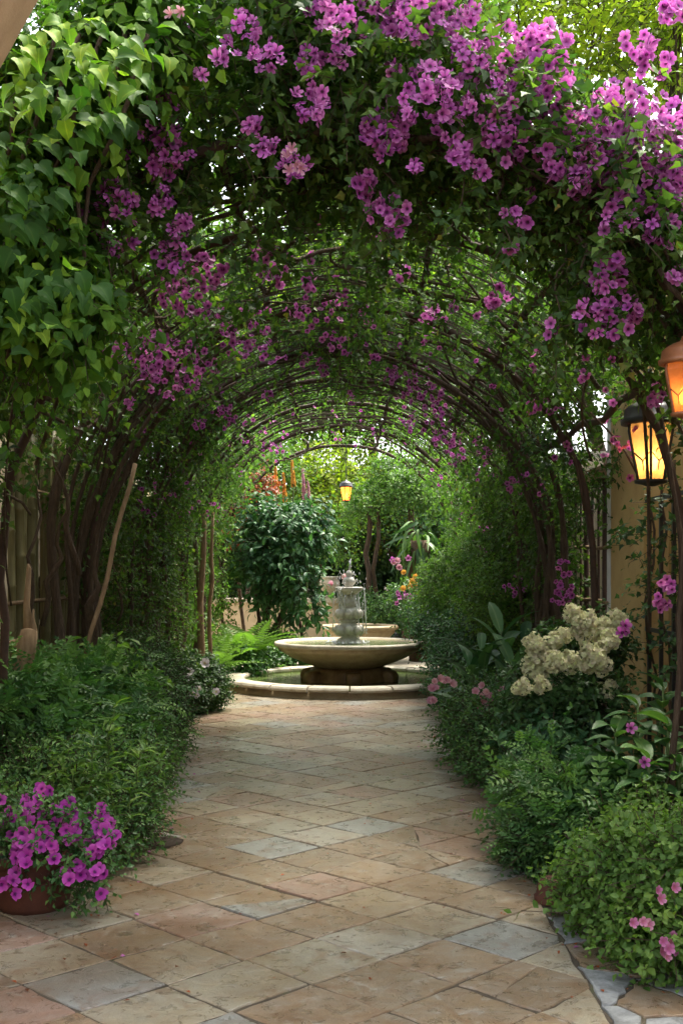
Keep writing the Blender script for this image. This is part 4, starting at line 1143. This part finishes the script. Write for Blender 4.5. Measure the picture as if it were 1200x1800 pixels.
def leafy(name, label, cat, stems, mesh_list, leaf, n, mat_stem='stem_green', spread=1.0, base=None, droop=.35, top=.35):
    """plant whose big leaves are pieces: stems = list of (foot, tip)"""
    o = thing(name, label, cat, base)
    for (a, b) in stems:
        st = wander(a, b, 8, .02)
        MB().tube(st, [.016 - .0012 * i for i in range(9)], 6).out('stem', M[mat_stem], o, True)
        for k in range(n):
            t = top + (1 - top) * (k + .5) / n
            i = min(7, int(t * 8)); p = st[i] + (st[i + 1] - st[i]) * (t * 8 - i)
            an = k * 2.4 + random.random() * .7
            d = nrm(np.array((math.cos(an) * spread, math.sin(an) * spread, .75 * t - droop + random.gauss(0, .15))))
            z = nrm(np.array((random.gauss(0, .15), random.gauss(-.1, .15), 1.0)) - .3 * d); x = nrm(np.cross(d, z)); z = np.cross(x, d)
            piece('leaf', random.choice(mesh_list), o, p, Matrix((x, d, z)).transposed().to_euler(), leaf * random.uniform(.7, 1.15))
    return o
bm = [tmpl_mesh('leaf', T_broad(.2, 6, c), 'leaf_mid', r) for c, r in ((.2, .1), (.35, .4), (.15, .7), (.45, .2))]
o = leafy('broadleaf_shrub', 'dark glossy broad leaved shrub under the yellow pier on the right', 'shrub',
      [(np.array((*P(px0, 1480, 6.1 + dy)[:2], .0)), P(px, py, 6.1 + dy)) for px0, px, py, dy in ((1120, 1120, 1235, 0), (1150, 1175, 1270, -.2), (1100, 1080, 1280, -.1), (1140, 1140, 1330, -.4), (1170, 1195, 1340, -.4), (1110, 1100, 1350, -.3), (1150, 1165, 1205, .3), (1090, 1070, 1340, -.2))],
      bm, .20, 26, base=(*P(1130, 1480, 6.5)[:2], 0))
for (px, py) in ((1132, 1340), (1108, 1280)):
    piece('blossom', bl_mesh[0], o, P(px, py, 5.6), euler_facing((0, -1, .3)), .06)
bs = [tmpl_mesh('leaf', T_broad(.13, 7, c), 'leaf_blue', r) for c, r in ((.25, .3), (.4, .6), (.1, .85))]
leafy('strap_leaf_plant', 'tall plant with long upright dark green blades left of the hydrangea', 'plant',
      [(np.array((*P(px, 1250, 10.2)[:2], 0)), P(px + dx, py, 10.2 + dy)) for px, dx, py, dy in ((880, 0, 1110, 0), (900, 20, 1130, .2), (860, -15, 1140, -.2), (845, -20, 1170, -.1), (890, 10, 1170, -.4))],
      bs, .42, 12, base=(*P(875, 1250, 10.2)[:2], 0), droop=-.15)
# hydrangea with cream flower heads
hb = [B(990, 1215, 7.7, .26, .3, .22), B(1000, 1160, 7.8, .24, .25, .2), B(950, 1220, 7.6, .2, .2, .2), B(1040, 1230, 7.5, .2, .2, .2), B(1060, 1130, 7.8, .15, .2, .15), B(980, 1270, 7.6, .25, .25, .2)]
hy = shrub('hydrangea', 'hydrangea bush with large cream flower heads in the right border', 'hydrangea', hb, 'leaf_dark', OV, 1500, leaf=.065, n=6, length=.15)
FLT = T_floret()
def head_mesh(seed, tall=1.25):
    cc = nrm(gau(9, 3)) * np.array((.3, .3, .3 * tall)) * (.6 + .5 * rnd(9))[:, None]
    k = RNG.integers(0, 9, 300); n = 300; d = nrm(gau(n, 3))
    p = cc[k] + d * .21 * (.9 + .15 * rnd(n))[:, None]
    V, F, col = place(FLT, p, np.cross(d, gau(n, 3)), d + gau(n, 3) * .5, .14 * (.7 + .6 * rnd(n)))
    me = tri_mesh('flower_head', V, F, col); me.materials.append(M['petal_cream']); return me
hm = [head_mesh(i) for i in range(4)]
for (px, py, s) in ((1028, 1090, 62), (1022, 1108, 58), (938, 1132, 52), (958, 1142, 60), (985, 1125, 55), (940, 1170, 60), (960, 1185, 72), (975, 1160, 62), (1000, 1160, 66), (1030, 1158, 74), (1050, 1165, 62), (1062, 1128, 66),
                    (1080, 1100, 62), (1058, 1110, 60), (1090, 1090, 46), (1065, 1212, 52), (1072, 1225, 46), (915, 1207, 48), (950, 1205, 44), (1005, 1075, 50)):
    Y = 7.35 + random.uniform(-.3, .12)
    piece('flower_head', random.choice(hm), hy, P(px, py, Y), (random.gauss(0, .4), random.gauss(0, .4), random.random() * 6), s * Y / FOC * .85)
# rose shrub at the path edge
rs = [B(855, 1310, 9.0, .26, .3, .26), B(900, 1290, 8.8, .28, .3, .28), B(825, 1280, 9.6, .2, .3, .22), B(880, 1350, 8.5, .24, .25, .18), B(870, 1255, 9.4, .28, .3, .26), B(915, 1340, 8.2, .22, .25, .2), B(815, 1228, 11, .18, .3, .26), B(925, 1390, 7.6, .17, .2, .18)]
o = shrub('rose_shrub', 'dark green shrub with pale pink rose cluster at the right path edge', 'shrub', rs, 'leaf_mid', OV, 2400, leaf=.046, n=8, length=.2, wild=1.2, up=.35)
rm = tmpl_mesh('blossom', T_flower(7, .5, .3), 'petal_rose')
for (px, py, n, rad) in ((857, 1222, 8, 10), (850, 1238, 7, 12), (885, 1215, 2, 6), (770, 1205, 4, 12), (790, 1200, 3, 8), (875, 1232, 1, 2), (760, 1235, 2, 6), (945, 1416, 2, 5), (925, 1395, 1, 3), (945, 1480, 1, 3)):
    for _ in range(n):
        piece('blossom', rm, o, P(px + random.gauss(0, rad * .7), py + random.gauss(0, rad * .7), 8.9 if py < 1300 else 6.9), euler_facing((random.gauss(0, .5), -1, .5)), random.uniform(.045, .07))
shrub('border_shrub', 'pale blue green shrub right of the fountain pool', 'shrub', [B(800, 1130, 14.2, .3, .4, .35), B(770, 1110, 15.5, .32, .4, .35), B(830, 1160, 13, .3, .4, .35), B(790, 1180, 13.2, .25, .3, .3), B(750, 1085, 17.5, .3, .4, .35), B(810, 1200, 12.2, .28, .3, .3)], 'leaf_blue', OV, 2200, leaf=.055, n=7, length=.2, up=.35)
shrub('border_shrub', 'loose light green shrub with bright tips behind the blade leaved plant', 'shrub', [B(800, 1030, 15, .4, .4, .45), B(850, 1010, 13.5, .35, .4, .45), B(770, 1040, 16.5, .3, .4, .4), B(870, 1060, 12.5, .3, .4, .4)], 'leaf_light', OV, 1700, leaf=.06, n=7, length=.22, up=.3)
# bare leaning cane, right edge
o = thing('leaning_cane', 'bare grey brown cane leaning at the right edge in front of the trellis', 'cane', (*P(1170, 1500, 5.6)[:2], 0))
MB().tube(wander((*P(1172, 1400, 5.7)[:2], .0), P(1203, 930, 5.7), 8, .012), [.017] * 5 + [.013] * 4, 7).out('cane', M['bark'], o, True)

tv = thing('trellis_climber', 'dark leafy climber with few purple blooms twining up the iron trellis', 'vine', (2.1, 7.0, 0))
c, nor = on_blobs([B(1170, 920, 7.4, .14, .3, .3), B(1100, 960, 8.1, .10, .15, .14), B(1160, 1050, 7.4, .10, .3, .4), B(1190, 780, 7.2, .12, .2, .2), B(1185, 1180, 7.2, .1, .3, .3), B(1000, 760, 9.4, .25, .3, .2), B(960, 800, 9.6, .2, .3, .15)], 200, .1)
foliage(tv, c, nor, 'leaf_dark', MS, leaf=.06, n=6, length=.2, droop=.5)
for k in range(5):
    MB().tube(wander((2.12, 6.6 + .35 * k, 0), (2.14, 6.9 + .3 * k, 2.3), 10, .06), .009, 5).out('stem', M['bark'], tv, True)
for (px, py) in ((1168, 1025), (1175, 1035), (1160, 1060), (1172, 1063), (1098, 1100), (1093, 1112)):
    piece('blossom', random.choice(bl_mesh), tv, P(px, py, 7.0), euler_facing((random.gauss(0, .4), -1, .2)), .075)

def rock(name, label, c_, r, mat):
    o = thing(name, label, 'stone', (c_[0], c_[1], 0))
    V, F = [], []; n, m = 10, 7; ph = gau(6)
    for i in range(m + 1):
        f = pi * i / m - pi / 2
        for k in range(n):
            t = 2 * pi * k / n; q = 1 + .16 * math.sin(2 * t + ph[0] + f) + .12 * math.sin(3 * t + ph[1] - 2 * f) + .05 * gau()
            V.append((c_[0] + r[0] * q * math.cos(f) * math.cos(t), c_[1] + r[1] * q * math.cos(f) * math.sin(t), c_[2] + r[2] * math.sin(f) * q))
    for i in range(m):
        for k in range(n): F.append((i * n + k, i * n + (k + 1) % n, (i + 1) * n + (k + 1) % n, (i + 1) * n + k))
    part('stone', V, F, M[mat], o, True)
rock('edge_stone', 'flat dark stone at the foot of the left border shrub', (*P(285, 1490, 6.65)[:2], .035), (.13, .10, .03), 'soil')
rock('edge_stone', 'pale stone under the rose shrub on the right path edge', (*P(893, 1408, 7.9)[:2], .06), (.09, .12, .07), 'slate')
rock('edge_stone', 'small whitish stone just before the pale stone on the right path edge', (*P(905, 1435, 7.4)[:2], .05), (.07, .07, .045), 'slate')
# bits fallen on the paving
n = 260; xs = np.where(rnd(n) < .25, -1.15 + 2.2 * rnd(n), np.where(rnd(n) < .5, -1.12, 1.0) + .10 * gau(n)); ys = 4.2 + 7 * rnd(n)
d = nrm(np.stack([gau(n), gau(n), .15 * gau(n)], 1))
V, F, col = place(T_small(.3, .12), np.stack([xs, ys, np.full(n, .037)], 1), d, np.tile((0, 0, 1.0), (n, 1)) + .15 * gau(n, 3), .012 + .02 * rnd(n))
n2 = 38; ed = np.where(rnd(n2) < .5, -1.0, .95) + gau(n2) * .12
V2, F2, col2 = place(T_small(.4, .15), np.stack([ed, 4.6 + 6 * rnd(n2), np.full(n2, .038)], 1), nrm(np.stack([gau(n2), gau(n2), .1 * gau(n2)], 1)), np.tile((0, 0, 1.0), (n2, 1)) + .2 * gau(n2, 3), .02 + .012 * rnd(n2))
tag(part('fallen_petals', V2, F2, M['petal_magenta'], None, col=col2, tri=True), 'magenta petals fallen along the edges of the path', 'petals', kind='stuff')
tag(part('fallen_leaves', V, F, M['leaf_rust'], None, col=col, tri=True), 'small brown leaf litter scattered on the stone path', 'leaf litter', kind='stuff')

# ------------------------------------------------------------------ around and behind the fountain
mg = [tmpl_mesh('leaf', T_broad(.22, 4, c), 'leaf_blue', r) for c, r in ((.2, .2), (.35, .6), (.1, .9), (.3, .4))]
mt = thing('broadleaf_tree', 'small dark broad leaved tree behind the left of the fountain', 'tree', (*P(455, 1100, 18.3)[:2], 0))
b0 = np.array((*P(455, 1100, 18.3)[:2], 0))
for (px, py) in ((500, 900), (540, 950), (470, 950), (450, 1000), (520, 1020)):
    MB().tube(wander(b0, P(px, py, 18.3 + .2 * gau()), 8, .04), [.05 - .004 * i for i in range(9)], 7).out('trunk', M['bark'], mt, True)
MB().tube(wander(b0 + (.75, 0, 0), P(505, 960, 18.4), 8, .03), .03, 6).out('trunk', M['bark'], mt, True)
c, nor = on_blobs([B(500, 950, 18.3, .6, .5, .42), B(470, 1010, 18.2, .4, .4, .4), B(540, 925, 18.5, .4, .4, .3), B(520, 1020, 18.0, .35, .35, .3), B(460, 915, 18.5, .36, .4, .26), B(440, 970, 18.3, .28, .4, .42), B(530, 1065, 18, .3, .3, .2)], 560, .5)
foliage(mt, c, nor, 'leaf_blue', T_broad(.22, 3, .25), leaf=.17, n=6, length=.3, droop=.2, stem_r=.006, leafdroop=.5, name='crown')

def frond_mesh(n=16):
    V, F = [], []
    for i in range(n):
        t = (i + 1) / n; y = t; z = .35 * t - .55 * t * t; L = .26 * math.sin(pi * (t * .9 + .08)) + .02
        for s in (-1, 1):
            b = len(V); V += [(0, y - .012, z), (s * L * .5, y + .03, z + .01), (s * L, y + .03, z - .06 * L), (s * L * .5, y - .03, z + .01)]
            F += [(b, b + 3, b + 2), (b, b + 2, b + 1)] if s > 0 else [(b, b + 2, b + 3), (b, b + 1, b + 2)]
    for i in range(n):
        t0, t1 = i / n, (i + 1) / n; b = len(V)
        V += [(-.006, t0, .35 * t0 - .55 * t0 * t0), (.006, t0, .35 * t0 - .55 * t0 * t0), (0, t1, .35 * t1 - .55 * t1 * t1)]; F.append((b, b + 1, b + 2))
    V = np.array(V); col = np.ones((len(V), 3)) * .7
    me = tri_mesh('frond', V, np.array(F), col); me.materials.append(M['leaf_light']); return me
fm = frond_mesh()
def fern(label, c, n, size):
    o = thing('fern', label, 'fern', c)
    for k in range(n):
        a = 2 * pi * k / n + random.random() * .5
        piece('frond', fm, o, (c[0], c[1], c[2] + .05), (random.uniform(.35, 1.0), 0, a), size * random.uniform(.75, 1.1))
fern('yellow green fern arching left of the fountain bowl', (-1.38, 16.6, .25), 18, .85)
fern('fern with drooping fronds low at the left of the pool edge', (-1.75, 15.4, .1), 14, .8)
shrub('ground_cover', 'bright green leafy ground cover with tiny white flowers beside the pool on the left', 'plant', [B(450, 1165, 16.9, .4, .3, .2), B(500, 1165, 17.6, .4, .3, .22), B(420, 1170, 16.3, .35, .3, .2), B(540, 1150, 18.2, .35, .3, .2), B(470, 1135, 18.0, .4, .3, .2)], 'leaf_mid', OV, 900, leaf=.10, n=6, length=.2)
o = shrub('rust_leaved_shrub', 'rust red leaved shrub left of the broad leaved tree', 'shrub', [B(425, 880, 19.3, .3, .3, .4), B(405, 930, 19.0, .22, .3, .4), B(450, 860, 19.4, .3, .3, .3)], 'leaf_rust', OV, 300, leaf=.09, n=6, length=.25)
MB().tube(wander((o.location.x, o.location.y, 0), P(425, 900, 19.3), 8, .05), .03, 6).out('stem', M['bark'], o, True)

def spike(o, top, bottom, base, mat, w=.09):
    MB().tube(wander(base, bottom, 6, .03) + [np.array(top)], .012, 5).out('stem', M['stem_green'], o, True)
    n = 90; t = rnd(n); a = rnd(n) * 6.28
    p = np.array(bottom) + (np.array(top) - np.array(bottom)) * t[:, None]; r = w * (1 - .75 * t)
    d = np.stack([np.cos(a), np.sin(a), np.zeros(n)], 1); p = p + d * r[:, None] * .6
    V, F, col = place(T_floret(5), p, np.cross(d, gau(n, 3)), d + np.array((0, 0, -.3)), .065 * (1.1 - .5 * t))
    part('flower_spike', V, F, M[mat], o, col=col, tri=True)
o = thing('spike_flower', 'tall plant with yellow orange flower spikes above the broad leaved tree', 'plant', (*P(495, 1100, 19.6)[:2], 0))
for (px, py) in ((483, 812), (513, 806), (498, 832), (468, 835)): spike(o, P(px, py, 19.6), P(px + 3, py + 48, 19.6), (o.location.x, o.location.y, 0), 'petal_orange', .045)
o = thing('spike_flower', 'tall plant with peach flower spikes right of the yellow ones', 'plant', (*P(530, 1100, 19.8)[:2], 0))
for (px, py) in ((532, 826), (541, 845)): spike(o, P(px, py, 19.8), P(px + 3, py + 50, 19.8), (o.location.x, o.location.y, 0), 'petal_rose', .045)

# climber arch and hanging fern in the far right corner
fa = thing('leafy_arch', 'far arch of climber foliage over a dark recess behind the fountain', 'arbor', (1.1, 22, 0))
c, nor = on_blobs([B(650, 880, 22, .4, .4, .3), B(720, 860, 21.6, .5, .4, .35), B(790, 870, 21.4, .5, .4, .4), B(840, 900, 21, .4, .4, .5), B(690, 830, 22.2, .5, .4, .3), B(620, 900, 22.5, .25, .3, .25), B(770, 820, 22, .5, .4, .3), B(850, 970, 20.5, .3, .3, .5), B(600, 960, 22.8, .16, .2, .5)], 1700, .4)
foliage(fa, c, nor, 'leaf_light', OV, leaf=.085, n=7, length=.28, droop=.4, name='foliage')
for (px, r) in ((640, .05), (655, .04), (712, .06), (845, .05), (832, .04)):
    MB().tube(wander((*P(px, 1100, 22)[:2], 0), P(px + 10, 890, 22), 9, .06), r, 7).out('stem', M['bark'], fa, True)
MB().tube([P(640 + 14 * k, 905 - 38 * math.sin(pi * k / 15), 22) for k in range(16)], .035, 6).out('arch_rod', M['rust_iron'], fa, True)
hf = thing('hanging_fern', 'strappy hanging fern on a dark trunk right of the fountain', 'fern', (*P(738, 1080, 20.2)[:2], 0))
MB().tube(wander((*P(740, 1080, 20.2)[:2], 0), P(738, 950, 20.2), 6, .02), [.22, .21, .2, .2, .19, .18, .16], 12).out('trunk', M['thatch'], hf, True)
V_, F_, g_ = T_broad(.09, 6, 1.3)
sf = [tmpl_mesh('frond', (V_, F_, g_), 'leaf_dark', r) for r in (.4, .9)]
for k in range(90):
    a = random.random() * 6.28; d = nrm(np.array((math.cos(a), math.sin(a) * .8, random.uniform(-.7, .3)))); z = nrm(np.array((0, 0, 1.0)) + .3 * gau(3)); x = nrm(np.cross(d, z)); z = np.cross(x, d)
    piece('frond', random.choice(sf), hf, P(738, 955, 20.2) + np.array((math.cos(a) * .15, math.sin(a) * .12, .18 * gau())), Matrix((x, d, z)).transposed().to_euler(), random.uniform(.25, .45))
o = shrub('rose_bush', 'bush with pink and orange roses at the foot of the hanging fern', 'shrub', [B(720, 1060, 19, .3, .3, .35), B(690, 1075, 20.5, .35, .3, .3), B(640, 1075, 21.2, .4, .3, .35), B(760, 1060, 18.5, .3, .3, .3)], 'leaf_mid', OV, 800, leaf=.07, n=7, length=.2)
ro = tmpl_mesh('blossom', T_flower(6, .3, .36), 'petal_orange')
for (px, py, m_, n) in ((713, 1050, bl_mesh[1], 9), (705, 1000, rm, 4), (720, 1015, ro, 4), (728, 1030, ro, 2), (735, 1040, ro, 2), (700, 985, bl_mesh[0], 2), (790, 1045, rm, 3), (600, 1020, rm, 2)):
    for _ in range(n): piece('blossom', m_, o, P(px + random.gauss(0, 8), py + random.gauss(0, 7), 18.6), euler_facing((random.gauss(0, .5), -1, .4)), random.uniform(.08, .12))

# ------------------------------------------------------------------ trees beyond
def tree(name, label, px, py, Y, r, h, mat, n, leaf=.11, trunk=.12, base_px=None, lum=16, tm=T_small(.34), low=None):
    c = P(px, py, Y); bx = P(base_px if base_px else px, 1100, Y)
    o = thing(name, label, 'tree', (bx[0], Y, 0), 'trees beyond the arbor')
    top = c + (0, 0, h * .2)
    st = wander((bx[0], Y, 0), top, 10, .12)
    MB().tube(st, [trunk * (1.15 - .08 * i) for i in range(11)], 8).out('trunk', M['bark'], o, True)
    bl = lumps(c, (r, r, h), lum, .42, .8)
    for q in bl[:8]:
        MB().tube(wander(st[6], np.array(q[:3]), 6, .1), [trunk * .45, trunk * .4, trunk * .33, trunk * .28, trunk * .2, trunk * .15, trunk * .08], 6).out('limb', M['bark'], o, True)
    cc, nor = on_blobs(bl, n, .35, .1, False)
    foliage(o, cc, nor, mat, tm, leaf=leaf, n=7, length=leaf * 4, droop=.4, wild=1.0, stem_r=.005, name='crown')
    return o
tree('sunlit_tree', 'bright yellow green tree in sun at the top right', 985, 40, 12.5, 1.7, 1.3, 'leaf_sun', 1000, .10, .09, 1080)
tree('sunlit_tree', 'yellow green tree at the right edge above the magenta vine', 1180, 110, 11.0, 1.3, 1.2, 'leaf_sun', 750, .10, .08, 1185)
tree('garden_tree', 'green tree crown at the top centre behind the flowers', 700, -40, 14, 1.9, 1.5, 'leaf_light', 1700, .09, .1, 1045)
tree('garden_tree', 'green tree crown at the top left above the vines', 340, -30, 12, 1.9, 1.4, 'leaf_mid', 1700, .085, .1, 110)
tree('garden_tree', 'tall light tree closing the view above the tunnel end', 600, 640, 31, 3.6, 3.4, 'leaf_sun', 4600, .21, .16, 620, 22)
tree('garden_tree', 'green tree beyond the tunnel end on the left', 420, 690, 27, 2.6, 2.6, 'leaf_light', 2200, .14, .14, 380, 18)
tree('garden_tree', 'green tree beyond the tunnel end on the right', 790, 690, 27, 2.6, 2.8, 'leaf_light', 2200, .14, .14, 830, 18)
tree('garden_tree', 'dark tree low behind the fountain on the right', 700, 920, 25.5, 1.7, 1.3, 'leaf_mid', 1800, .12, .1, 730, 16)
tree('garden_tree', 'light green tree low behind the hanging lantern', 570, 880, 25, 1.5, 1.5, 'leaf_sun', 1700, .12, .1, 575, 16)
tree('garden_tree', 'tall pale tree far behind, filling the gaps over the tunnel end', 640, 560, 38, 5.0, 4.5, 'leaf_light', 4600, .30, .2, 660, 26)
tree('garden_tree', 'tall green tree far behind on the left', 330, 560, 36, 4.0, 4.5, 'leaf_light', 2600, .2, .2, 320, 22)
tree('garden_tree', 'tall green tree far behind on the right', 930, 560, 36, 4.0, 4.5, 'leaf_light', 2600, .2, .2, 950, 22)
tree('garden_tree', 'light green tree behind the yellow flower spikes', 440, 850, 23.8, 1.1, 1.3, 'leaf_light', 1300, .11, .09, 425, 14)
tree('side_tree', 'dark leafy tree behind the barred opening on the right', 1090, 600, 13.5, 1.2, .9, 'leaf_mid', 1300, .10, .08, 1170, 14)
tree('side_tree', 'leafy tree above the yellow wall at the right edge', 1230, 600, 9.5, 1.0, 1.0, 'leaf_mid', 1100, .085, .08, 1250, 12)
tree('side_tree', 'dark leafy tree behind the bamboo screen on the left', 110, 660, 11.5, 1.2, 1.1, 'leaf_mid', 1500, .095, .08, 60, 14)
tree('side_tree', 'leafy tree above the beige pillar at the left edge', -20, 620, 9.0, .9, .9, 'leaf_mid', 900, .085, .07, -50, 12)
o = shrub('hedge', 'dark hedge closing the court behind the fountain', 'hedge', [(-3.5 + 1.0 * k, 27.5 + .3 * gau(), .9, .8, .6, 1.1) for k in range(9)] + [(-4 + 1.0 * k, 29, 1.4, .9, .6, 1.6) for k in range(9)] + [(-3.2 + 1.1 * k, 27.8, 2.2, .8, .6, .8) for k in range(8)], 'leaf_dark', SM, 4500, base=(0, 27.5, 0), leaf=.19, n=7, length=.3)
